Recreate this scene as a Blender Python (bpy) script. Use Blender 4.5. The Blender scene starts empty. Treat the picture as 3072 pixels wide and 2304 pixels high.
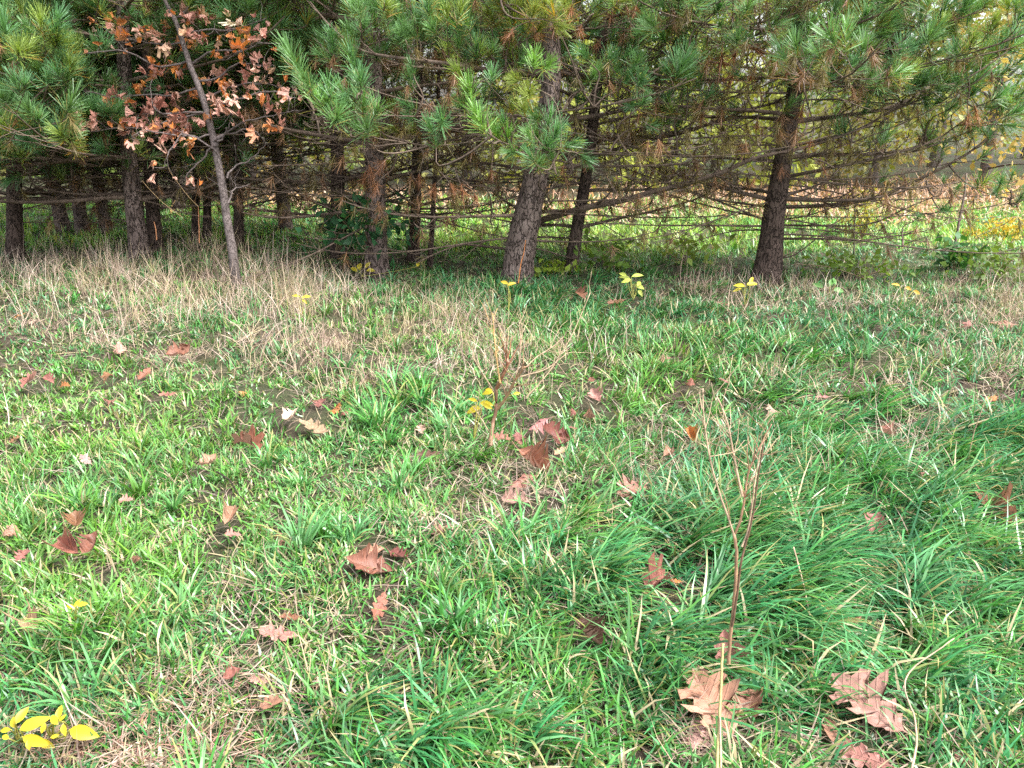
import bpy, math, random
import numpy as np
from mathutils import Vector, Matrix, Quaternion

S = bpy.context.scene
COL = S.collection
R = math.radians
rng = np.random.default_rng(11)
random.seed(11)

# ------------------------------------------------------------------ camera, sky, sun, exposure
CAM_H, PITCH, FPX = 1.5, R(20.0), 2307.0
cam_d = bpy.data.cameras.new('camera'); cam = bpy.data.objects.new('camera', cam_d); COL.objects.link(cam)
cam.location = (0, 0, CAM_H); cam.rotation_euler = (R(90) - PITCH, 0, 0)
cam_d.sensor_width = 36; cam_d.lens = FPX / 3072 * 36; cam_d.clip_start = .05; cam_d.clip_end = 2000
S.camera = cam

W = bpy.data.worlds.new('World'); S.world = W; W.use_nodes = True
wn = W.node_tree.nodes; wl = W.node_tree.links
bg = wn['Background']
sky = wn.new('ShaderNodeTexSky'); sky.sky_type = 'NISHITA'; sky.sun_disc = False
SUN_EL, SUN_AZ = 58.0, 112.0        # azimuth clockwise from +Y
sky.sun_elevation = R(SUN_EL); sky.sun_rotation = R(SUN_AZ); sky.dust_density = 3.0
hs = wn.new('ShaderNodeHueSaturation'); hs.inputs['Saturation'].default_value = .30
wl.new(sky.outputs[0], hs.inputs['Color']); wl.new(hs.outputs[0], bg.inputs['Color'])
bg.inputs['Strength'].default_value = .14

sl = bpy.data.lights.new('sun', 'SUN'); sl.energy = 2.0; sl.angle = R(20); sl.color = (1, .98, .94)
sun = bpy.data.objects.new('sun', sl); COL.objects.link(sun)
sd = Vector((math.sin(R(SUN_AZ)) * math.cos(R(SUN_EL)), math.cos(R(SUN_AZ)) * math.cos(R(SUN_EL)), math.sin(R(SUN_EL))))
sun.rotation_euler = sd.to_track_quat('Z', 'Y').to_euler(); sun.location = (0, 0, 20)

S.view_settings.view_transform = 'Standard'; S.view_settings.look = 'None'
S.view_settings.exposure = 1.88; S.view_settings.gamma = 1.0
S.cycles.use_denoising = False
S.cycles.max_bounces = 6; S.cycles.diffuse_bounces = 4; S.cycles.glossy_bounces = 2
S.cycles.transmission_bounces = 4; S.cycles.transparent_max_bounces = 4
S.cycles.caustics_reflective = False; S.cycles.caustics_refractive = False

# ------------------------------------------------------------------ maths of the view (used to lay the plot out)
cp, sp = math.cos(PITCH), math.sin(PITCH)
def P(x, y, z):
    """world point seen at photo pixel (x, y) at depth z metres"""
    a, b = (x - 1536) / FPX * z, (y - 1152) / FPX * z
    return np.array([a, z * cp - b * sp, CAM_H - z * sp - b * cp])
def gz(x, y):
    x = np.asarray(x, float); y = np.asarray(y, float)
    f = np.exp(-((y - 6) / 14) ** 2 - (x / 16) ** 2)
    return f * (.022 * np.sin(1.7 * x + .8 * y) + .018 * np.sin(2.9 * y - 1.3 * x + 1) + .012 * np.sin(5.1 * x + 2.0) * np.sin(4.3 * y)
                + .035 * np.sin(.55 * x - .4 * y + .6)
                + .022 * np.sin(6.3 * x + 1.9 * y + .4) * np.sin(5.2 * y - 2.2 * x) + .018 * np.sin(9.7 * x - 3.1 * y) * np.sin(8.3 * y + 2.7 * x + 1))
def G(x, y):
    z = CAM_H / (sp + (y - 1152) / FPX * cp)
    p = P(x, y, z); p[2] = float(gz(p[0], p[1])); return p
def proj(p):
    p = np.atleast_2d(p)
    dy, dz = p[:, 1], p[:, 2] - CAM_H
    z = dy * cp - dz * sp; b = -(dy * sp + dz * cp)
    z = np.maximum(z, .05)
    return 1536 + p[:, 0] / z * FPX, 1152 + b / z * FPX, z
def blobs(u, v, lst):
    o = np.zeros_like(u)
    for cx, cy, rx, ry, w in lst:
        o = np.maximum(o, w * np.exp(-((u - cx) / rx) ** 2 - ((v - cy) / ry) ** 2))
    return o

# ------------------------------------------------------------------ mesh helpers
def fast_mesh(name, V, T, C=None):
    m = bpy.data.meshes.new(name)
    V = np.ascontiguousarray(V, np.float32); T = np.ascontiguousarray(T, np.int32)
    m.vertices.add(len(V)); m.vertices.foreach_set('co', V.ravel())
    m.loops.add(T.size); m.loops.foreach_set('vertex_index', T.ravel())
    m.polygons.add(len(T)); m.polygons.foreach_set('loop_start', np.arange(0, T.size, 3, dtype=np.int32))
    if C is not None:
        a = m.color_attributes.new('Col', 'FLOAT_COLOR', 'POINT')
        c4 = np.ones((len(V), 4), np.float32); c4[:, :3] = C
        a.data.foreach_set('color', c4.ravel())
    m.update(calc_edges=True)
    return m
def link(name, mesh, mat=None, parent=None, label=None, cat=None, group=None, kind=None):
    o = bpy.data.objects.new(name, mesh); COL.objects.link(o)
    if mesh is not None and mat is not None and len(mesh.materials) == 0: mesh.materials.append(mat)
    if parent is not None: o.parent = parent
    if label: o['label'] = label
    if cat: o['category'] = cat
    if group: o['group'] = group
    if kind: o['kind'] = kind
    return o
def empty(name, loc, label, cat, group=None):
    o = link(name, None, label=label, cat=cat, group=group); o.location = Vector(loc); o.empty_display_size = .1
    return o
class MB:
    def __init__(s): s.V = []; s.T = []; s.C = []; s.n = 0
    def add(s, V, T, C):
        V = np.asarray(V, float); s.V.append(V); s.T.append(np.asarray(T) + s.n)
        C = np.asarray(C, float)
        s.C.append(np.broadcast_to(C, (len(V), 3))); s.n += len(V)
    def tube(s, pts, rad, k=5, col=(1, 1, 1), cap=True):
        pts = np.asarray(pts, float); n = len(pts); rad = np.broadcast_to(np.asarray(rad, float), (n,))
        t = np.gradient(pts, axis=0); t /= np.linalg.norm(t, axis=1)[:, None] + 1e-9
        ref = np.array([0, 0, 1.]) if abs(t[:, 2]).mean() < .8 else np.array([1., 0, 0])
        a = np.cross(t, ref); a /= np.linalg.norm(a, axis=1)[:, None] + 1e-9
        b = np.cross(t, a)
        an = np.arange(k) * 2 * math.pi / k
        V = pts[:, None] + rad[:, None, None] * (np.cos(an)[None, :, None] * a[:, None] + np.sin(an)[None, :, None] * b[:, None])
        V = V.reshape(-1, 3)
        i = np.arange(n - 1)[:, None] * k + np.arange(k)[None]; j = np.arange(n - 1)[:, None] * k + (np.arange(k)[None] + 1) % k
        T = np.concatenate([np.stack([i, j, j + k], -1).reshape(-1, 3), np.stack([i, j + k, i + k], -1).reshape(-1, 3)])
        if cap:
            e = (n - 1) * k
            T = np.concatenate([T, np.array([[e, e + q, e + q + 1] for q in range(1, k - 1)])])
        s.add(V, T, col)
    def mesh(s, name, off=None):
        V = np.concatenate(s.V)
        if off is not None: V = V - np.asarray(off)
        return fast_mesh(name, V, np.concatenate(s.T), np.concatenate(s.C))
def smooth_poly(pts, n):
    pts = np.asarray(pts, float)
    d = np.r_[0, np.cumsum(np.linalg.norm(np.diff(pts, axis=0), axis=1))]; t = np.linspace(0, d[-1], n)
    lin = np.stack([np.interp(t, d, pts[:, i]) for i in range(pts.shape[1])], -1)
    for _ in range(max(1, n // (2 * len(pts)))):
        lin[1:-1] = .25 * lin[:-2] + .5 * lin[1:-1] + .25 * lin[2:]
    return lin

def strips(base, length, width, az, lean, bend, col, tipcol, nseg=3, curl=None, roll=None, lift=.004):
    """N tapering, curving blades -> V, T, C"""
    N = len(base)
    if curl is None: curl = np.zeros(N)
    if roll is None: roll = rng.uniform(-.6, .6, N)
    t = (np.arange(nseg) + .5) / nseg
    th = np.clip(lean[:, None] + bend[:, None] * t, -2.6, 2.6)
    a = az[:, None] + curl[:, None] * t
    d = np.stack([np.sin(th) * np.cos(a), np.sin(th) * np.sin(a), np.cos(th)], -1) * (length / nseg)[:, None, None]
    p = np.concatenate([np.zeros((N, 1, 3)), np.cumsum(d, 1)], 1) + base[:, None]
    g = gz(p[..., 0], p[..., 1])
    lv = np.linspace(0, 1, nseg + 1)
    p[..., 2] = np.maximum(p[..., 2], g + lift * (lv > 0) + .012 * lv)
    pe = np.stack([-np.sin(az), np.cos(az), np.zeros(N)], -1)
    nrm = np.stack([np.cos(az) * np.cos(lean), np.sin(az) * np.cos(lean), -np.sin(lean)], -1)
    w = pe * np.cos(roll)[:, None] + nrm * np.sin(roll)[:, None]
    tw = {2: np.array([.9, .8]), 3: np.array([.75, 1, .7]), 4: np.array([.7, 1, .85, .5]), 5: np.array([.6, .95, 1, .75, .42])}[nseg]
    L = p[:, :nseg] - w[:, None] * (width[:, None] * .5 * tw)[..., None]
    Rr = p[:, :nseg] + w[:, None] * (width[:, None] * .5 * tw)[..., None]
    V = np.concatenate([L, Rr, p[:, nseg:]], 1)           # 2n+1 per blade
    n2 = 2 * nseg + 1
    f = []
    for i in range(nseg - 1): f += [[i, i + nseg, i + 1], [i + 1, i + nseg, i + nseg + 1]]
    f.append([nseg - 1, 2 * nseg - 1, 2 * nseg])
    T = (np.arange(N) * n2)[:, None, None] + np.array(f)[None]
    lvv = np.r_[lv[:nseg], lv[:nseg], 1.]
    C = col[:, None] * (1 - lvv)[None, :, None] + tipcol[:, None] * lvv[None, :, None]
    return V.reshape(-1, 3), T.reshape(-1, 3), C.reshape(-1, 3)

# ------------------------------------------------------------------ materials
def newmat(name):
    m = bpy.data.materials.new(name); m.use_nodes = True
    n = m.node_tree.nodes; n.clear()
    return m, n, m.node_tree.links
def leafy(name, rough=.5, spec=.35, trans=.3, tint=(1.15, 1.1, .6), objcol=True, noise=0.0):
    m, n, l = newmat(name)
    out = n.new('ShaderNodeOutputMaterial'); mix = n.new('ShaderNodeMixShader'); mix.inputs[0].default_value = trans
    pb = n.new('ShaderNodeBsdfPrincipled'); tr = n.new('ShaderNodeBsdfTranslucent')
    at = n.new('ShaderNodeAttribute'); at.attribute_name = 'Col'
    oi = n.new('ShaderNodeObjectInfo')
    mu = n.new('ShaderNodeMix'); mu.data_type = 'RGBA'; mu.blend_type = 'MULTIPLY'; mu.inputs[0].default_value = 1
    l.new(at.outputs['Color'], mu.inputs[6]); l.new(oi.outputs['Color'], mu.inputs[7])
    src = mu.outputs[2]
    if noise:
        tc = n.new('ShaderNodeTexCoord'); nz = n.new('ShaderNodeTexNoise'); nz.inputs['Scale'].default_value = noise; nz.inputs['Detail'].default_value = 4
        l.new(tc.outputs['Object'], nz.inputs['Vector'])
        rp = n.new('ShaderNodeMapRange'); rp.inputs[1].default_value = .3; rp.inputs[2].default_value = .7; rp.inputs[3].default_value = .6; rp.inputs[4].default_value = 1.3
        l.new(nz.outputs[0], rp.inputs[0])
        m3 = n.new('ShaderNodeMix'); m3.data_type = 'RGBA'; m3.blend_type = 'MULTIPLY'; m3.inputs[0].default_value = 1
        l.new(src, m3.inputs[6]); l.new(rp.outputs[0], m3.inputs[7]); src = m3.outputs[2]
    m2 = n.new('ShaderNodeMix'); m2.data_type = 'RGBA'; m2.blend_type = 'MULTIPLY'; m2.inputs[0].default_value = 1
    m2.inputs[7].default_value = (*tint, 1)
    l.new(src, m2.inputs[6])
    l.new(src, pb.inputs['Base Color']); l.new(m2.outputs[2], tr.inputs['Color'])
    pb.inputs['Roughness'].default_value = rough; pb.inputs['Specular IOR Level'].default_value = spec
    l.new(pb.outputs[0], mix.inputs[1]); l.new(tr.outputs[0], mix.inputs[2]); l.new(mix.outputs[0], out.inputs[0])
    return m
M_grass = leafy('grass_blade', .33, .5, .22, (1.05, 1.1, .65))
M_straw = leafy('straw', .6, .3, .15, (1.1, 1, .85))
M_needle = leafy('pine_needle', .4, .5, .30, (1.1, 1.15, .6))
M_green = leafy('broad_leaf', .45, .4, .35, (1.2, 1.15, .5))

def bark(name, c1, c2, c3, scale=28, depth=.5, stretch=.28):
    m, n, l = newmat(name)
    out = n.new('ShaderNodeOutputMaterial'); pb = n.new('ShaderNodeBsdfPrincipled')
    tc = n.new('ShaderNodeTexCoord'); mp = n.new('ShaderNodeMapping'); mp.inputs['Scale'].default_value = (1, 1, stretch)
    l.new(tc.outputs['Object'], mp.inputs['Vector'])
    nz0 = n.new('ShaderNodeTexNoise'); nz0.inputs['Scale'].default_value = scale * .6; nz0.inputs['Detail'].default_value = 3
    l.new(mp.outputs[0], nz0.inputs['Vector'])
    ad = n.new('ShaderNodeMix'); ad.data_type = 'VECTOR'; ad.inputs[0].default_value = .06
    l.new(mp.outputs[0], ad.inputs[4]); l.new(nz0.outputs['Color'], ad.inputs[5])
    ad.inputs[0].default_value = .10
    vo = n.new('ShaderNodeTexVoronoi'); vo.feature = 'DISTANCE_TO_EDGE'; vo.inputs['Scale'].default_value = scale
    l.new(ad.outputs[1], vo.inputs['Vector'])
    nz = n.new('ShaderNodeTexNoise'); nz.inputs['Scale'].default_value = 9; nz.inputs['Detail'].default_value = 8; nz.inputs['Roughness'].default_value = .65
    l.new(tc.outputs['Object'], nz.inputs['Vector'])
    cr = n.new('ShaderNodeValToRGB'); cr.color_ramp.elements[0].position = .32; cr.color_ramp.elements[0].color = (*c1, 1)
    cr.color_ramp.elements[1].position = .68; cr.color_ramp.elements[1].color = (*c2, 1)
    l.new(nz.outputs[0], cr.inputs[0])
    mr = n.new('ShaderNodeMapRange'); mr.inputs[1].default_value = .01; mr.inputs[2].default_value = .09
    l.new(vo.outputs[0], mr.inputs[0])
    mx = n.new('ShaderNodeMix'); mx.data_type = 'RGBA'; mx.inputs[6].default_value = (*c3, 1)
    l.new(mr.outputs[0], mx.inputs[0]); l.new(cr.outputs[0], mx.inputs[7])
    l.new(mx.outputs[2], pb.inputs['Base Color']); pb.inputs['Roughness'].default_value = .85
    pb.inputs['Specular IOR Level'].default_value = .2
    ma = n.new('ShaderNodeMath'); ma.operation = 'MULTIPLY_ADD'; ma.inputs[1].default_value = .35
    l.new(nz.outputs[0], ma.inputs[0]); l.new(mr.outputs[0], ma.inputs[2])
    bp = n.new('ShaderNodeBump'); bp.inputs['Strength'].default_value = depth; bp.inputs['Distance'].default_value = .012
    l.new(ma.outputs[0], bp.inputs['Height']); l.new(bp.outputs[0], pb.inputs['Normal']); l.new(pb.outputs[0], out.inputs[0])
    return m
M_bark = bark('pine_bark', (.10, .07, .06), (.27, .205, .185), (.045, .032, .027), 30, 1.0, .36)
M_bark_shade = bark('shaded_pine_bark', (.055, .038, .03), (.15, .105, .088), (.03, .02, .016), 34, 1.0, .36)  # pine bark darkened: the shade on these trunks is put into the colour
M_twig = bark('pine_branch_bark', (.10, .07, .055), (.25, .185, .14), (.05, .035, .03), 60, .3)
M_oakbark = bark('oak_bark', (.10, .08, .075), (.24, .195, .185), (.07, .055, .05), 40, .5, .5)

def oakleaf_mat():
    m, n, l = newmat('dead_oak_leaf')
    out = n.new('ShaderNodeOutputMaterial'); mix = n.new('ShaderNodeMixShader'); mix.inputs[0].default_value = .22
    pb = n.new('ShaderNodeBsdfPrincipled'); tr = n.new('ShaderNodeBsdfTranslucent')
    oi = n.new('ShaderNodeObjectInfo'); tc = n.new('ShaderNodeTexCoord'); geo = n.new('ShaderNodeNewGeometry')
    sx = n.new('ShaderNodeSeparateXYZ'); l.new(tc.outputs['Object'], sx.inputs[0])
    ab = n.new('ShaderNodeMath'); ab.operation = 'ABSOLUTE'; l.new(sx.outputs[0], ab.inputs[0])
    # side veins: saw in (y - .75|x|)
    ml = n.new('ShaderNodeMath'); ml.operation = 'MULTIPLY_ADD'; ml.inputs[1].default_value = -.75
    l.new(ab.outputs[0], ml.inputs[0]); l.new(sx.outputs[1], ml.inputs[2])
    m8 = n.new('ShaderNodeMath'); m8.operation = 'MULTIPLY'; m8.inputs[1].default_value = 8.5; l.new(ml.outputs[0], m8.inputs[0])
    pp = n.new('ShaderNodeMath'); pp.operation = 'PINGPONG'; pp.inputs[1].default_value = .5; l.new(m8.outputs[0], pp.inputs[0])
    v1 = n.new('ShaderNodeMapRange'); v1.inputs[1].default_value = .05; v1.inputs[2].default_value = .12; v1.inputs[3].default_value = 1; v1.inputs[4].default_value = 0
    l.new(pp.outputs[0], v1.inputs[0])
    v2 = n.new('ShaderNodeMapRange'); v2.inputs[1].default_value = .008; v2.inputs[2].default_value = .018; v2.inputs[3].default_value = 1; v2.inputs[4].default_value = 0
    l.new(ab.outputs[0], v2.inputs[0])
    vm = n.new('ShaderNodeMath'); vm.operation = 'MAXIMUM'; l.new(v1.outputs[0], vm.inputs[0]); l.new(v2.outputs[0], vm.inputs[1])
    nz = n.new('ShaderNodeTexNoise'); nz.inputs['Scale'].default_value = 6; nz.inputs['Detail'].default_value = 6
    va = n.new('ShaderNodeVectorMath'); va.operation = 'ADD'; l.new(tc.outputs['Object'], va.inputs[0]); l.new(oi.outputs['Location'], va.inputs[1])
    l.new(va.outputs[0], nz.inputs['Vector'])
    mr = n.new('ShaderNodeMapRange'); mr.inputs[1].default_value = .3; mr.inputs[2].default_value = .7; mr.inputs[3].default_value = .72; mr.inputs[4].default_value = 1.25
    l.new(nz.outputs[0], mr.inputs[0])
    mu = n.new('ShaderNodeMix'); mu.data_type = 'RGBA'; mu.blend_type = 'MULTIPLY'; mu.inputs[0].default_value = 1
    l.new(oi.outputs['Color'], mu.inputs[6]); l.new(mr.outputs[0], mu.inputs[7])
    # dry spots
    vo = n.new('ShaderNodeTexNoise'); vo.inputs['Scale'].default_value = 22; vo.inputs['Detail'].default_value = 2; l.new(va.outputs[0], vo.inputs['Vector'])
    sr = n.new('ShaderNodeMapRange'); sr.inputs[1].default_value = .66; sr.inputs[2].default_value = .72; sr.inputs[3].default_value = 0; sr.inputs[4].default_value = .55; l.new(vo.outputs[0], sr.inputs[0])
    sm = n.new('ShaderNodeMix'); sm.data_type = 'RGBA'; sm.inputs[7].default_value = (.10, .045, .03, 1)
    l.new(sr.outputs[0], sm.inputs[0]); l.new(mu.outputs[2], sm.inputs[6])
    vv = n.new('ShaderNodeMath'); vv.operation = 'MULTIPLY'; vv.inputs[1].default_value = .16; l.new(vm.outputs[0], vv.inputs[0])
    vx = n.new('ShaderNodeMix'); vx.data_type = 'RGBA'; vx.inputs[7].default_value = (.55, .33, .26, 1)
    l.new(vv.outputs[0], vx.inputs[0]); l.new(sm.outputs[2], vx.inputs[6])
    # paler underside
    bf = n.new('ShaderNodeMix'); bf.data_type = 'RGBA'; bf.inputs[7].default_value = (.50, .29, .235, 1)
    bm = n.new('ShaderNodeMath'); bm.operation = 'MULTIPLY'; bm.inputs[1].default_value = .45; l.new(geo.outputs['Backfacing'], bm.inputs[0])
    l.new(bm.outputs[0], bf.inputs[0]); l.new(vx.outputs[2], bf.inputs[6])
    l.new(bf.outputs[2], pb.inputs['Base Color']); l.new(bf.outputs[2], tr.inputs['Color'])
    pb.inputs['Roughness'].default_value = .5; pb.inputs['Specular IOR Level'].default_value = .35
    bp = n.new('ShaderNodeBump'); bp.inputs['Strength'].default_value = .5; bp.inputs['Distance'].default_value = .01
    l.new(vm.outputs[0], bp.inputs['Height']); l.new(bp.outputs[0], pb.inputs['Normal'])
    l.new(pb.outputs[0], mix.inputs[1]); l.new(tr.outputs[0], mix.inputs[2]); l.new(mix.outputs[0], out.inputs[0])
    return m
M_oak = oakleaf_mat()

def ground_mat():
    m, n, l = newmat('meadow_soil')
    out = n.new('ShaderNodeOutputMaterial'); pb = n.new('ShaderNodeBsdfPrincipled')
    tc = n.new('ShaderNodeTexCoord')
    n1 = n.new('ShaderNodeTexNoise'); n1.inputs['Scale'].default_value = 1.6; n1.inputs['Detail'].default_value = 6
    n2 = n.new('ShaderNodeTexNoise'); n2.inputs['Scale'].default_value = 55; n2.inputs['Detail'].default_value = 8; n2.inputs['Roughness'].default_value = .75
    l.new(tc.outputs['Object'], n1.inputs['Vector']); l.new(tc.outputs['Object'], n2.inputs['Vector'])
    c1 = n.new('ShaderNodeValToRGB'); e = c1.color_ramp.elements; e[0].position = .35; e[0].color = (.03, .02, .013, 1); e[1].position = .7; e[1].color = (.10, .068, .042, 1)
    l.new(n2.outputs[0], c1.inputs[0])
    c2 = n.new('ShaderNodeValToRGB'); e = c2.color_ramp.elements; e[0].position = .35; e[0].color = (.03, .04, .012, 1); e[1].position = .7; e[1].color = (.065, .085, .026, 1)
    l.new(n2.outputs[0], c2.inputs[0])
    mr = n.new('ShaderNodeMapRange'); mr.inputs[1].default_value = .4; mr.inputs[2].default_value = .6; l.new(n1.outputs[0], mr.inputs[0])
    mx = n.new('ShaderNodeMix'); mx.data_type = 'RGBA'; l.new(mr.outputs[0], mx.inputs[0]); l.new(c1.outputs[0], mx.inputs[6]); l.new(c2.outputs[0], mx.inputs[7])
    l.new(mx.outputs[2], pb.inputs['Base Color']); pb.inputs['Roughness'].default_value = .95
    bp = n.new('ShaderNodeBump'); bp.inputs['Strength'].default_value = .8; bp.inputs['Distance'].default_value = .03
    l.new(n2.outputs[0], bp.inputs['Height']); l.new(bp.outputs[0], pb.inputs['Normal']); l.new(pb.outputs[0], out.inputs[0])
    return m
M_soil = ground_mat()

# ------------------------------------------------------------------ ground
ax = np.concatenate([-np.geomspace(800, 9.2, 24), np.arange(-9, 9.01, .14), np.geomspace(9.2, 800, 24)])
ay = np.concatenate([-np.geomspace(800, 1.2, 22), np.arange(-1, 18.01, .14), np.geomspace(18.3, 900, 24)])
X, Y = np.meshgrid(ax, ay)
V = np.stack([X, Y, gz(X, Y)], -1).reshape(-1, 3)
nx, ny = len(ax), len(ay)
I = (np.arange(ny - 1)[:, None] * nx + np.arange(nx - 1)[None]).ravel()
T = np.concatenate([np.stack([I, I + 1, I + nx + 1], -1), np.stack([I, I + nx + 1, I + nx], -1)])
link('ground', fast_mesh('ground', V, T), M_soil, kind='structure', label='rough meadow soil under the grass and the pines')

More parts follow.
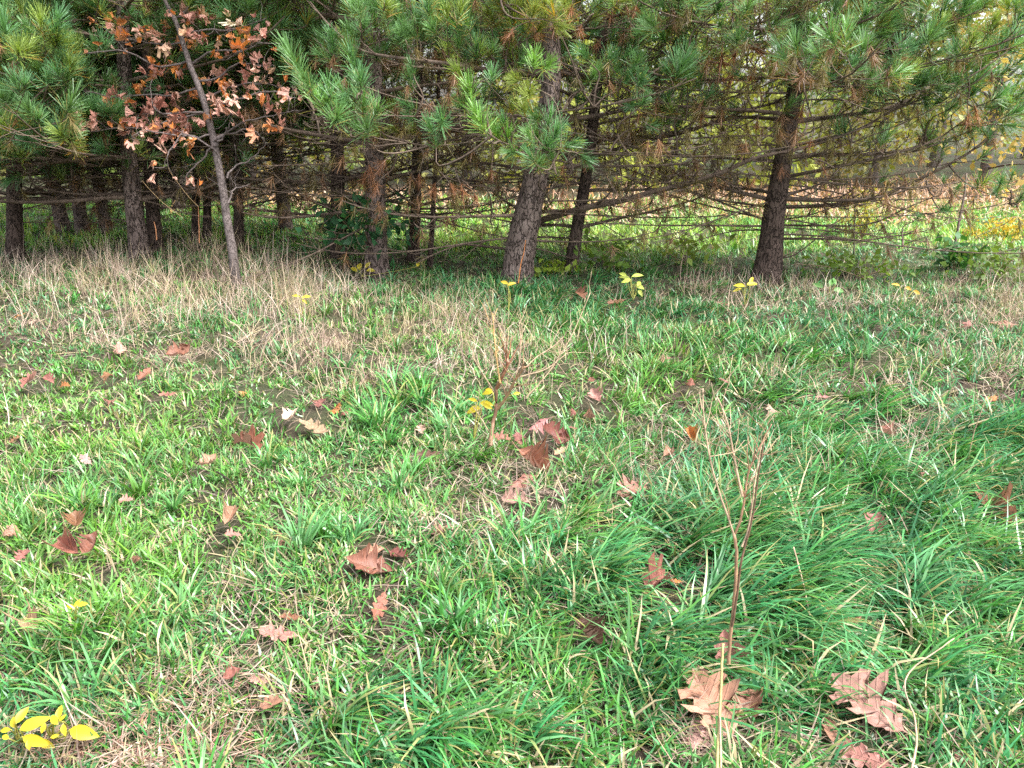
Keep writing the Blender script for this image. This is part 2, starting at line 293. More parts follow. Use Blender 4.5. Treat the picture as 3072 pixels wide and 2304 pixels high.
# ---- fallen oak leaves: photo x, y, width px, tone, shape, label
F_ = [
 (63, 946, 42, 'o', 'S', 'small orange oak leaf by the dry grass at the left edge'), (96, 962, 26, 'T', 'F', 'tiny pale leaf just below the small orange leaf, left edge'),
 (360, 1042, 58, 'P', 'F', 'pale pink oak leaf standing in the dry grass hollow'), (541, 1061, 88, 'r', 'C', 'red-brown folded leaf in the dark hollow of dry grass'),
 (433, 1124, 72, 'b', 'S', 'narrow brown leaf lying below the dry grass hollow'), (324, 1127, 52, 'b', 'F', 'brown leaf left of the narrow brown one below the hollow'),
 (89, 1143, 68, 'r', 'F', 'broad dull leaf, left of a trio near the left edge'), (148, 1141, 48, 'r', 'F', 'middle leaf of the trio near the left edge'), (195, 1157, 32, 'o', 'F', 'smallest leaf of the trio near the left edge'),
 (329, 1200, 42, 'r', 'F', 'red-brown leaf sunk in bright lawn at the left'), (505, 1183, 56, 'r', 'S', 'slim red-brown leaf on the lawn under the dry hollow'), (736, 1176, 42, 'o', 'F', 'small orange-brown leaf at the lower edge of the dry grass'),
 (875, 1251, 74, 'T', 'C', 'pale tan curled leaf, brightest on the lawn'), (945, 1287, 112, 't', 'S', 'long flat tan leaf just below the pale curled one'), (959, 1211, 52, 'r', 'F', 'dull red leaf above the pale curled one'), (1006, 1225, 46, 'o', 'F', 'orange-brown leaf right of the dull red one, left of the yellow sprig'),
 (748, 1331, 72, 'R', 'C', 'dark red-brown leaf with raised edge on the lawn'), (625, 1392, 62, 't', 'C', 'arched tan leaf at the head of the thin black twig'), (45, 1320, 34, 'b', 'F', 'small brown upright leaf near the left edge'), (259, 1381, 56, 'P', 'S', 'pale thin leaf lying flat on the left lawn'),
 (1038, 1235, 44, 'r', 'F', 'red leaf touching the edge of the centre grass clump'), (1268, 1282, 40, 'P', 'F', 'pinkish leaf caught in long blades left of the yellow sprig'), (1290, 1362, 62, 'd', 'S', 'almost black slim leaf in the grass below the centre weed'),
 (1504, 1315, 56, 'r', 'F', 'red lobed leaf at the foot of the centre dead weed'), (1555, 1315, 44, 'r', 'F', 'small red leaf right of the lobed one by the weed'), (1663, 1310, 94, 'R', 'C', 'deep red curled leaf right of the centre dead weed'),
 (1616, 1268, 60, 'p', 'F', 'pink leaf half hidden above the deep red curled leaf'), (1680, 1355, 52, 't', 'S', 'slim tan leaf under the deep red curled leaf'), (1598, 1390, 110, 'r', 'C', 'largest red folded leaf on the tan thatch in the middle'),
 (1574, 1437, 84, 'p', 'F', 'pink-brown leaf just below the largest folded red leaf'), (1551, 1503, 76, 'P', 'F', 'pale pink leaf at the lower end of the middle thatch'), (1790, 1192, 70, 'p', 'F', 'pink leaf with dark shadow on bright grass, right of centre weed'),
 (1722, 1235, 32, 'r', 'F', 'small red leaf left below the shadowed pink leaf'), (1767, 1254, 42, 'b', 'C', 'dark curled leaf below the shadowed pink leaf'), (1720, 1284, 24, 'r', 'S', 'tiny curled red leaf above the deep red one'),
 (1898, 1470, 92, 'p', 'F', 'pink lobed leaf beside the dark hole under tan straw'), (2002, 1080, 42, 'p', 'F', 'small pink leaf on bright grass far right of centre'), (1776, 1141, 50, 'r', 'S', 'thin red-brown leaf above the shadowed pink leaf'),
 (1974, 1515, 52, 'r', 'S', 'slim reddish leaf right below the pink lobed leaf'), (2007, 1367, 44, 't', 'C', 'tan leaf tangled in straw left of the tall stalk'), (2074, 1145, 44, 'r', 'F', 'red leaf above the tip of the tall branching stalk'), (2170, 1143, 36, 'r', 'S', 'small reddish leaf right of the red leaf over the stalk'),
 (2172, 912, 44, 'r', 'S', 'red leaf lying near the right pine foot'), (2321, 1230, 48, 'P', 'F', 'pale pinkish leaf right of the tall stalk tips'), (2076, 1310, 58, 'o', 'C', 'orange-brown leaf left of the tall stalk branches'), (2767, 1428, 54, 'p', 'F', 'pink leaf in the hollow under the dead grass mound'),
 (2974, 1197, 62, 'o', 'S', 'orange leaf beneath bent grass at the right edge'), (3012, 967, 74, 'p', 'F', 'large pink leaf in the dry grass, far right'), (2908, 976, 52, 'p', 'F', 'pinkish leaf left of the large pink one'), (2988, 1522, 125, 'r', 'C', 'large red-brown curled leaf at the right edge'),
 (2311, 1503, 48, 'p', 'F', 'small pink leaf right of the stalk fork'), (2466, 1193, 46, 'p', 'S', 'slim pink leaf on the laid grass at right'), (2890, 1254, 28, 'o', 'F', 'tiny orange leaf near the dead grass mound'),
 (226, 1573, 84, 'b', 'C', 'brown upright leaf, upper of the left foreground group'), (215, 1650, 105, 'r', 'C', 'dull red folded leaf under the brown upright one'), (275, 1640, 80, 'R', 'C', 'dark red leaf at the right end of the left foreground group'), (66, 1667, 48, 'r', 'F', 'small dull leaf left of the left foreground group'), (28, 1594, 44, 'p', 'F', 'pinkish leaf at the very left edge, mid foreground'),
 (687, 1555, 74, 't', 'C', 'tall tan curled leaf standing in the left foreground grass'), (700, 1605, 44, 'p', 'F', 'pinkish leaf lying under the tall tan one'), (840, 1621, 52, 'p', 'F', 'small pink lobed leaf right of the tall tan one'), (1111, 1705, 125, 'r', 'F', 'big red leaf of the cluster left of centre foreground'), (1194, 1667, 64, 'R', 'F', 'brownish leaf at the right of the big red leaf'), (1125, 1660, 66, 'p', 'F', 'pinkish leaf behind the big red leaf'),
 (1319, 1601, 70, 'p', 'F', 'pink lobed leaf on tan thatch, centre foreground'), (1139, 1816, 98, 'r', 'S', 'red-brown leaf half sunk below the big red leaf'), (406, 1670, 44, 'b', 'F', 'small brown leaf in shade, left foreground'), (87, 1865, 90, 't', 'C', 'tan arched leaf above a dark gap at the left edge'),
 (840, 1903, 116, 'p', 'S', 'long pinkish leaf lying under grass, lower left'), (694, 2028, 54, 'r', 'C', 'small red leaf on the bare thatch at lower left'), (778, 2042, 62, 'P', 'S', 'pale slim leaf right of the small red one on thatch'), (812, 2115, 62, 'p', 'F', 'pink leaf at the edge of the long grass clump'), (871, 1854, 60, 'b', 'S', 'brown leaf under flattened grass, lower left'),
 (1967, 1746, 96, 'r', 'C', 'red-brown curled leaf left of the dark lower stalk'), (2029, 1743, 34, 'o', 'S', 'small bright leaf right of the red-brown curled one'), (2585, 1698, 38, 'r', 'F', 'small red leaf deep in the long grass at right'), (2623, 1583, 84, 'p', 'C', 'pink leaf with raised tip in the right hand grass'),
 (2180, 1965, 120, 'p', 'V', 'upright pinkish leaf leaning on the tall stalk foot'), (2112, 2050, 84, 'p', 'F', 'pink leaf at the upper left of the foreground leaf cluster'), (2140, 2120, 190, 'p', 'B', 'largest pink lobed leaf of the foreground cluster behind the straw'), (2250, 2118, 118, 'p', 'F', 'right hand leaf of the foreground cluster by the straw'), (2105, 2195, 130, 'P', 'F', 'lowest leaf of the foreground cluster'),
 (2605, 2118, 200, 'p', 'B', 'broad pink lobed leaf in the lower right foreground'), (2487, 2180, 112, 'p', 'S', 'pinkish narrow leaf left below the broad foreground leaf'), (2591, 2270, 150, 'p', 'S', 'rosy oval leaf at the lower right picture edge'), (2973, 2229, 76, 'p', 'F', 'pink leaf near the lower right corner'), (3029, 2270, 96, 'r', 'S', 'reddish slim leaf in the lower right corner'), (2876, 2278, 76, 'p', 'S', 'dull pink leaf at the bottom edge left of the corner'),
 (1758, 1903, 104, 'd', 'C', 'dark brown leaf buried in grass left of the stalk foot'), (2564, 1861, 54, 'b', 'S', 'dark brown leaf buried in long grass at right'),
 (1850, 905, 60, 'b', 'S', 'brown leaf strip in shade between the two large pines'), (1740, 880, 50, 'b', 'F', 'brown leaf in shade beside the thick leaning pine'), (380, 1500, 36, 'p', 'F', 'small pinkish leaf on the left lawn'), (2660, 1300, 50, 'p', 'C', 'pale leaf at the top of the dead grass mound'),
]
LEAF_XY = np.array([[*G(q[0], q[1])[:2], q[2] * proj(G(q[0], q[1]))[2][0] / FPX] for q in F_])
def clear_of_leaves(c, k=.62, pad=.03, prob=.85):
    d = np.hypot(c[:, 0, None] - LEAF_XY[None, :, 0] + .02, (c[:, 1, None] - LEAF_XY[None, :, 1] + .03) * .8)
    return ~((d < LEAF_XY[None, :, 2] * k + pad).any(1) & (rng.random(len(c)) < prob))

# ------------------------------------------------------------------ grass
def scatter(n, y0, y1, power, margin=1.14):
    """n points on the ground inside the widened view wedge, density ~ y^-power"""
    y = np.linspace(y0, y1, 4000); w = y ** (1 - power); c = np.cumsum(w); c /= c[-1]
    yy = np.interp(rng.random(n), c, y)
    half = (yy * cp + CAM_H * sp) * (1536 / FPX) * margin + .15
    xx = rng.uniform(-1, 1, n) * half
    return np.stack([xx, yy, gz(xx, yy)], -1)
_pr = np.random.default_rng(5); _K = [( _pr.normal(0, 1, 2) * f, _pr.uniform(0, 6.28), f ** -.35) for f in (1.2, 1.6, 2.4, 3.2, 4.5, 6, 8, 11) for _ in range(4)]
def patch(x, y, k=0):
    o = 0
    for (w, ph, a) in _K: o = o + a * np.sin(w[0] * x + w[1] * y + ph + k * 1.7 * (1 + w[0]))
    return o / 3.2
LONG = [(2350, 1800, 900, 480, 1), (1250, 2200, 420, 190, 1.0), (2750, 1400, 520, 220, .95), (2450, 1150, 500, 120, .6),
        (1200, 1260, 260, 120, .6), (950, 1700, 350, 160, .5), (300, 1640, 260, 130, .5), (1700, 900, 500, 80, .5), (300, 1950, 220, 120, .7)]
BARE = [(1500, 1440, 230, 80, .62), (1420, 1580, 240, 70, .62), (420, 2260, 460, 95, .95), (600, 2060, 300, 80, .8), (950, 1880, 280, 45, .6),
        (2330, 2250, 260, 60, .8), (760, 1780, 190, 45, .6), (2050, 2240, 190, 60, .7), (540, 1080, 110, 40, .7), (2750, 1400, 110, 70, .5),
        (1960, 1400, 120, 50, .6), (1950, 800, 1500, 45, .35), (3020, 1140, 90, 40, .6), (980, 2080, 90, 60, .5)]
YEL = [(380, 1260, 620, 190, 1), (260, 1750, 380, 260, .9), (1500, 1440, 350, 150, .7), (1820, 1180, 350, 130, .7), (1750, 740, 500, 60, .9), (700, 1500, 400, 200, .5)]
BLU = [(1800, 890, 550, 75, 1), (2700, 960, 600, 120, .9), (2350, 1700, 900, 500, .65), (1200, 2150, 400, 200, .5), (1200, 1330, 300, 100, .5), (600, 950, 300, 80, .4), (1000, 1600, 300, 120, .5)]  # blue-green blades; along the treeline the pines' shade is put into this colour
DEAD = [(250, 850, 480, 75, 1), (720, 900, 380, 110, 1), (500, 1010, 360, 90, .8), (930, 1030, 270, 100, .85), (1330, 1000, 270, 90, .85), (1540, 1120, 150, 110, .9),
        (2230, 890, 330, 55, .65), (2680, 900, 380, 60, .45), (3010, 930, 170, 90, .8), (2740, 1320, 150, 90, 1.0), (3010, 1130, 130, 50, .9), (1990, 1370, 150, 70, .95),
        (50, 1420, 110, 140, .7), (2480, 1160, 280, 50, .4), (1060, 1160, 140, 70, .6), (1536, 822, 2200, 28, .10), (720, 2230, 130, 60, .35), (2300, 1330, 260, 90, .35)]
GCOL = np.array([[.065, .25, .04], [.10, .285, .04], [.045, .225, .07], [.105, .305, .105]])
def grass(n_tuft, per, y0, y1, power, wmul=1.0, seg=3, lmul=1.0):
    c = scatter(n_tuft, y0, y1, power)
    u, v, z = proj(c)
    bare = blobs(u, v, BARE); dead = blobs(u, v, DEAD)
    pn = patch(c[:, 0], c[:, 1]); keep = rng.random(n_tuft) > np.clip(bare * .72 + dead * .12 + .10 + .24 * pn, .0, .9)
    keep &= clear_of_leaves(c, .5, .02)
    c = c[keep]; u, v = u[keep], v[keep]; pc = patch(c[:, 0], c[:, 1], 1)
    n = len(c); lg = np.clip(blobs(u, v, LONG), 0, 1); ye = blobs(u, v, YEL); bl = blobs(u, v, BLU)
    taz = rng.uniform(0, 2 * math.pi, n)
    right = np.clip((u - 1300) / 500, 0, 1) * lg
    clump = np.exp(-((u - 1250) / 420) ** 2 - ((v - 2200) / 190) ** 2)
    k = rng.random(n) < np.maximum(right, clump) * .95
    taz[k] = rng.normal(-.62, .42, k.sum())
    tl = (.066 + .115 * lg) * np.clip(1 + .3 * patch(c[:, 0], c[:, 1], 2), .6, 1.6) * rng.uniform(.65, 1.4, n) * lmul
    tbase = GCOL[rng.integers(0, 4, n)] * rng.uniform(.6, 1.25, (n, 1))
    tbase = tbase * np.exp(np.clip(pc, -1.5, 1.5)[:, None] * np.array([.22, .10, -.12]))
    tbase = tbase * (1 - .55 * ye[:, None]) + np.array([.21, .40, .035]) * rng.uniform(.75, 1.15, (n, 1)) * (.55 * ye[:, None])
    tbase = tbase * (1 - .6 * bl[:, None]) + np.array([.065, .235, .095]) * rng.uniform(.8, 1.2, (n, 1)) * (.6 * bl[:, None])
    idx = np.repeat(np.arange(n), per); N = len(idx)
    sp_ = (.012 + .02 * rng.random(n))[idx]
    off = rng.normal(0, 1, (N, 2)) * sp_[:, None]
    b = c[idx].copy(); b[:, :2] += off; b[:, 2] = gz(b[:, 0], b[:, 1]) - .004
    lgi = lg[idx]; com = k[idx]
    az = np.where(com, taz[idx] + rng.normal(0, .35, N), taz[idx] + rng.normal(0, 1.1, N))
    ln = tl[idx] * rng.uniform(.55, 1.25, N)
    lean = np.abs(rng.normal(.5, .35, N)) + .45 * com * lgi + .2 * lgi
    bend = rng.gamma(2.2, .28, N) + .55 * lgi * rng.random(N)
    wd = (.0042 + .0040 * rng.random(N) + .0022 * lgi) * wmul
    col = tbase[idx] * rng.uniform(.5, 1.4, (N, 1))
    dry = rng.random(N)
    tip = col * 1.15 + .008
    dk = dry < .13; tip[dk] = np.array([.42, .33, .13])
    pl = (dry > .13) & (dry < .27); col[pl] = col[pl] * .6 + np.array([.10, .18, .08]); tip[pl] = col[pl] * 1.15  # paler blades: highlights put into the colour of random blades
    dk2 = dry > .90; col[dk2] = np.array([.50, .41, .25]) * rng.uniform(.7, 1.2, (dk2.sum(), 1)); tip[dk2] = col[dk2] * 1.1
    return strips(b, ln, wd, az, lean, bend, col * .9, tip * .9, seg, rng.normal(0, .5, N))
mb = MB()
mb.add(*grass(8200, 10, 1.25, 3.4, .55, 1.0, 3))
mb.add(*grass(13500, 9, 3.3, 8.6, .75, 1.25, 3))
def tussocks(n, y0, y1, power, per, wmul=1., seg=4):
    c = scatter(n, y0, y1, power); u, v, z = proj(c); lg = blobs(u, v, LONG) * (1 - blobs(u, v, BARE)) * (1 - np.clip(1.3 * blobs(u, v, DEAD), 0, 1))
    c = c[(rng.random(n) < lg * .9 + .06) & clear_of_leaves(c, .6, .10, .97)]; n = len(c); u, v, z = proj(c); lg = np.clip(blobs(u, v, LONG), .25, 1); bl = blobs(u, v, BLU); ye = blobs(u, v, YEL)
    comb = rng.normal(-.62, .3, n); isr = (np.clip((u - 1200) / 400, 0, 1) + np.exp(-((u - 1250) / 420) ** 2 - ((v - 2200) / 190) ** 2)) > rng.random(n)
    base = GCOL[rng.integers(0, 4, n)] * rng.uniform(.8, 1.2, (n, 1)); base = base * (1 - .5 * bl[:, None]) + np.array([.065, .235, .095]) * .5 * bl[:, None]
    base = base * (1 - .5 * ye[:, None]) + np.array([.21, .40, .035]) * .5 * ye[:, None]
    i = np.repeat(np.arange(n), per); N = len(i); rad = (.02 + .05 * rng.random(n))[i]
    ra = rng.uniform(0, 6.28, N); rr = np.sqrt(rng.random(N)) * rad
    b = c[i].copy(); b[:, 0] += rr * np.cos(ra); b[:, 1] += rr * np.sin(ra); b[:, 2] = gz(b[:, 0], b[:, 1])
    az = np.where(isr[i], comb[i] + rng.normal(0, .55, N), ra + rng.normal(0, .6, N))
    ln = (.10 + .15 * lg)[i] * rng.uniform(.6, 1.25, N) * rng.uniform(.75, 1.25, n)[i]
    lean = rng.uniform(.08, .45, N) + .15 * isr[i]; bend = rng.uniform(.5, 1.7, N)
    col = base[i] * rng.uniform(.55, 1.4, (N, 1)); pl = rng.random(N) < .16; col[pl] = col[pl] * .6 + np.array([.10, .18, .08]); tip = col * 1.2; d = rng.random(N) < .1; tip[d] = np.array([.5, .42, .16])  # pale share carries painted highlights here too
    return strips(b, ln, (.0062 + .0045 * rng.random(N)) * wmul, az, lean, bend, col * .9, tip * .9, seg, rng.normal(0, .3, N))
mb.add(*tussocks(800, 1.25, 3.6, .3, 32))
mb.add(*tussocks(1500, 3.5, 7.6, .3, 22, 1.2, 4))
link('green_grass', mb.mesh('green_grass'), M_grass, kind='stuff', label='tangled green meadow grass covering the foreground', cat='grass')
mb = MB()
Vf, Tf, Cf = grass(9000, 8, 8.3, 12.8, .9, 1.8, 2, 1.5)
mb.add(Vf, Tf, np.minimum(Cf * np.array([2.3, 1.75, 1.3]), .6))  # brighter than the near palette: sunlight put into a pale lawn colour
link('far_grass', mb.mesh('far_grass'), M_grass, kind='stuff', label='sunlit mown grass beyond the pine trunks', cat='grass')

# dead standing grass, pale tan stems
def straw(n, y0, y1, power, field, lo, hi, wd, lean_m, bendk, pal, thr=1.0, seg=3, lift=.004):
    c = scatter(n, y0, y1, power); u, v, z = proj(c)
    f = blobs(u, v, field) if field else np.full(n, .6)
    c = c[rng.random(n) < f * thr]; N = len(c)
    u, v, z = proj(c)
    col = pal[rng.integers(0, len(pal), N)] * rng.uniform(.7, 1.2, (N, 1))
    az = rng.uniform(0, 2 * math.pi, N)
    c[:, 2] -= .004
    return strips(c, rng.uniform(lo, hi, N), wd * rng.uniform(.7, 1.3, N), az, np.abs(rng.normal(lean_m, .3, N)), rng.normal(.3, bendk, N), col, col * 1.08, seg, rng.normal(0, .9, N), lift=lift)
TAN = np.array([[.48, .36, .28], [.44, .345, .24], [.55, .44, .36], [.34, .24, .185], [.46, .37, .22]])
mb = MB()
def dry_clumps(n, y0, y1, power, per, lo, hi, wd):
    c = scatter(n, y0, y1, power); u, v, z = proj(c)
    c = c[rng.random(n) < blobs(u, v, DEAD) ** 1.3]; n = len(c)
    i = np.repeat(np.arange(n), per); N = len(i); ra = rng.uniform(0, 6.28, N); rr = np.sqrt(rng.random(N)) * (.06 + .22 * rng.random(n))[i]
    b = c[i].copy(); b[:, 0] += rr * np.cos(ra); b[:, 1] += rr * np.sin(ra); b[:, 2] = gz(b[:, 0], b[:, 1])
    az = rng.normal(.4, 1.6, N); hgt = (rng.uniform(.6, 1.3, n) * np.where(proj(c)[0] < 950, 1, .68))[i]
    col = TAN[rng.integers(0, len(TAN), n)][i] * rng.uniform(.65, 1.2, (N, 1))
    return strips(b, rng.uniform(lo, hi, N) * hgt, wd * rng.uniform(.7, 1.3, N), az, np.abs(rng.normal(.5, .4, N)), rng.normal(.6, 1.1, N), col, col * 1.1, 5, rng.normal(0, 1.6, N))
mb.add(*dry_clumps(1900, 3.0, 8.8, .2, 26, .12, .42, .0037))
mb.add(*straw(16000, 2.2, 8.4, .4, DEAD, .08, .26, .0036, .95, .9, TAN, .8, 4))
link('dry_grass', mb.mesh('dry_grass'), M_straw, kind='stuff', label='pale tan dead grass standing among the green', cat='dry grass')
# flattened thatch
mb = MB()
mb.add(*straw(34000, 1.25, 8.8, .9, None, .06, .2, .0034, 1.3, .3, np.concatenate([TAN * .75, TAN * .42]), 1.0, 3, .008))
mb.add(*straw(60000, 1.25, 5, .6, BARE, .06, .18, .0034, 1.2, .5, np.concatenate([TAN * .9, TAN * .6]), 1.0, 3, .012))
link('thatch', mb.mesh('thatch'), M_straw, kind='stuff', label='flattened tan thatch lying between the grass tufts', cat='thatch')
# fallen pine needles at the lower left
NEED = [(430, 2260, 380, 80, 1), (640, 2060, 220, 60, .5), (1000, 2120, 120, 60, .4)]
mb = MB()
mb.add(*straw(26000, 1.2, 2.6, .2, NEED, .06, .11, .0022, 1.5, .1, np.array([[.42, .22, .17], [.34, .17, .12], [.50, .29, .22]]), 1.0, 2, .016))
link('pine_needle_litter', mb.mesh('needle_litter'), M_straw, kind='stuff', label='pinkish brown fallen pine needles on bare ground', cat='needle litter')

# ------------------------------------------------------------------ pine needle tufts
def tuft_arrays(seed, n, seg, dead=False, wd=.0024, shoot=.10):
    r = np.random.default_rng(seed)
    s = r.random(n) ** .75                                     # place along the shoot
    base = np.stack([r.normal(0, .002, n), r.normal(0, .002, n), shoot * s], -1)
    az = r.uniform(0, 2 * math.pi, n)
    if dead:
        th = r.uniform(.1, 1.25, n); bend = r.normal(.0, .4, n); ln = r.uniform(.06, .115, n)
        c = np.array([.27, .15, .08]) * r.uniform(.6, 1.35, (n, 1)); tip = c * 1.2
    else:
        th = 1.25 - .85 * s + r.normal(0, .16, n); bend = r.normal(.05, .18, n); ln = r.uniform(.085, .125, n)
        c = np.array([.11, .205, .055]) * r.uniform(.6, 1.35, (n, 1)); tip = np.array([.18, .35, .135]) * r.uniform(.8, 1.25, (n, 1))
        old = (s < .38) & (r.random(n) < .45); c[old] = np.array([.24, .20, .05]) * r.uniform(.7, 1.2, (old.sum(), 1)); tip[old] = c[old] * 1.1
    t = (np.arange(seg) + .5) / seg
    a = th[:, None] + bend[:, None] * t
    d = np.stack([np.sin(a) * np.cos(az)[:, None], np.sin(a) * np.sin(az)[:, None], np.cos(a)], -1) * (ln / seg)[:, None, None]
    p = np.concatenate([np.zeros((n, 1, 3)), np.cumsum(d, 1)], 1) + base[:, None]
    w = np.stack([-np.sin(az), np.cos(az), r.normal(0, .5, n)], -1); w /= np.linalg.norm(w, axis=1)[:, None]
    tw = np.linspace(1, .55, seg + 1)
    L = p - w[:, None] * (.5 * wd * tw)[None, :, None]; Rr = p + w[:, None] * (.5 * wd * tw)[None, :, None]
    V = np.concatenate([L, Rr], 1); sg = seg + 1; n2 = 2 * sg
    f = []
    for i in range(seg): f += [[i, i + sg, i + 1], [i + 1, i + sg, i + sg + 1]]
    T = ((np.arange(n) * n2)[:, None, None] + np.array(f)[None]).reshape(-1, 3)
    lv = np.r_[np.linspace(0, 1, sg), np.linspace(0, 1, sg)]
    C = c[:, None] * (1 - lv)[None, :, None] + tip[:, None] * lv[None, :, None]
    return V.reshape(-1, 3), T, C.reshape(-1, 3)
TUFT_MESH = []
for sd_ in range(8):
    m = fast_mesh('needle_tuft', *tuft_arrays(100 + sd_, 85, 2, False, .0042, .06 + .011 * sd_)); m.materials.append(M_needle); TUFT_MESH.append(m)
DEAD_MESH = []
for sd_ in range(5):
    m = fast_mesh('dead_tuft', *tuft_arrays(200 + sd_, 70, 2, True, .0028, .06)); m.materials.append(M_needle); DEAD_MESH.append(m)
LOW = [tuft_arrays(300 + i, 38, 1, False, .0054, .09) for i in range(5)]
LOWD = [tuft_arrays(330 + i, 34, 1, True, .0046, .07) for i in range(3)]
def frame(d, spin):
    d = Vector(d); q = d.to_track_quat('Z', 'Y') @ Quaternion((0, 0, 1), spin)
    return q
def bake_tufts(mb, tufts, r):
    """tufts: list of (pos, dir, scale, kind, tint)"""
    for arrs, want in ((LOW, 'green'), (LOWD, 'dead')):
        sel = [t for t in tufts if t[3] == want]
        for vi, (V, T, C) in enumerate(arrs):
            ss = sel[vi::len(arrs)]
            if not ss: continue
            M = np.array([np.array(frame(t[1], r.uniform(0, 6.28)).to_matrix()) * t[2] for t in ss])
            pos = np.array([t[0] for t in ss]); tint = np.array([t[4] for t in ss])
            VV = np.einsum('mij,vj->mvi', M, V) + pos[:, None]
            CC = C[None] * tint[:, None]
            TT = (np.arange(len(ss)) * len(V))[:, None, None] + T[None]
            mb.add(VV.reshape(-1, 3), TT.reshape(-1, 3), CC.reshape(-1, 3))

# ------------------------------------------------------------------ pine trees
def unit(v): v = np.asarray(v, float); return v / (np.linalg.norm(v) + 1e-9)
def wander(p0, d0, L, n, r, sag=0., up=0., wob=.12):
    """curved twig starting at p0"""
    d = unit(d0); pts = [np.asarray(p0, float)]
    for i in range(n):
        t = (i + 1) / n
        d = unit(d + r.normal(0, wob, 3) + np.array([0, 0, -sag * (1 - t) + up * t]) / n * 2)
        pts.append(pts[-1] + d * L / n)
    return np.array(pts)
def tint_green(r, pos=None):
    k = r.random()
    base = np.array([1, 1, 1.]) * r.uniform(.75, 1.25)
    if k < .20: base = base * np.array([1.7, 1.2, .75])        # yellowing
    elif k < .5: base = base * np.array([.85, .97, 1.15])       # blue green
    return base
class Branch:
    def __init__(s): s.tubes = []; s.tufts = []; s.hand = []; s.main = None; s.keep = False
def make_branch(r, main, r0, live, nodes=None, sub=.42, fine=1.0, dead_p=.06):
    """main: polyline from the trunk outwards; live(point) -> probability of green needles at a twig end"""
    b = Branch(); b.main = main; n = len(main)
    L = np.linalg.norm(np.diff(main, axis=0), axis=1).sum()
    b.tubes.append((main, np.linspace(r0, max(.0035, r0 * .22), n), 6))
    nodes = nodes or max(3, int(L / .19))
    up = np.array([0, 0, 1.])
    for i in range(nodes):
        t = .16 + .84 * (i + r.uniform(-.25, .25)) / nodes
        t = min(max(t, .1), .99); f = t * (n - 1); k = int(f); k = min(k, n - 2)
        p = main[k] * (1 - (f - k)) + main[k + 1] * (f - k)
        d = unit(main[k + 1] - main[k]); side = unit(np.cross(d, up)); u2 = np.cross(side, d)
        for sgn in ((-1, 1) if r.random() < .75 else (r.choice([-1, 1]),)):
            a = r.uniform(.6, 1.15); l2 = L * sub * (1.08 - .72 * t) * r.uniform(.55, 1.15)
            d2 = d * math.cos(a) + side * sgn * math.sin(a) + u2 * r.normal(.05, .28)
            tw = wander(p, d2, l2, 6, r, .10, .45, .13)
            rr = max(.003, r0 * (.42 - .22 * t))
            b.tubes.append((tw, np.linspace(rr, .0022, 7), 3))
            ends = [(tw[-1], unit(tw[-1] - tw[-2]))]
            m3 = int(max(2, l2 / .11) * fine)
            for j in range(m3):
                tt = r.uniform(.25, .97) * 6; q = min(int(tt), 5); pp = tw[q] + (tw[q + 1] - tw[q]) * (tt - q)
                dd = unit(tw[q + 1] - tw[q]); s2 = unit(np.cross(dd, up)) * r.choice([-1, 1])
                d3 = dd * .75 + s2 * r.uniform(.4, .9) + up * r.normal(.1, .3)
                l3 = l2 * r.uniform(.18, .45) * (1.2 - tt / 6 * .6)
                t3 = wander(pp, d3, l3, 3, r, 0, .5, .16)
                b.tubes.append((t3, np.linspace(.0035, .0018, 4), 3))
                ends.append((t3[-1], unit(t3[-1] - t3[-2])))
            for (e, de) in ends:
                lv = live(e)
                if r.random() < lv * .62:
                    b.tufts.append((e - de * .05, unit(de + np.array([0, 0, .35])), r.uniform(.95, 1.4), 'green', tint_green(r)))
                elif r.random() < dead_p:
                    b.tufts.append((e, unit(np.array([de[0] * .5, de[1] * .5, -1])), r.uniform(.8, 1.25), 'dead', (np.array([1, 1, 1.]) if r.random() < .45 else np.array([.75, 1.05, .75])) * r.uniform(.7, 1.3)))
    e = main[-1]; de = unit(main[-1] - main[-2])
    if r.random() < live(e): b.tufts.append((e - de * .05, unit(de + np.array([0, 0, .3])), 1.1, 'green', tint_green(r)))
    return b
def arc(r, p0, az, L, e0=.1, sag=.12, tipup=.45, n=10):
    pts = [np.asarray(p0, float)]; a = az
    for i in range(n):
        t = (i + .5) / n
        el = e0 - sag * math.sin(math.pi * t) + tipup * t * t
        a += r.normal(0, .07)
        pts.append(pts[-1] + np.array([math.cos(a) * math.cos(el), math.sin(a) * math.cos(el), math.sin(el)]) * L / n)
    return np.array(pts)
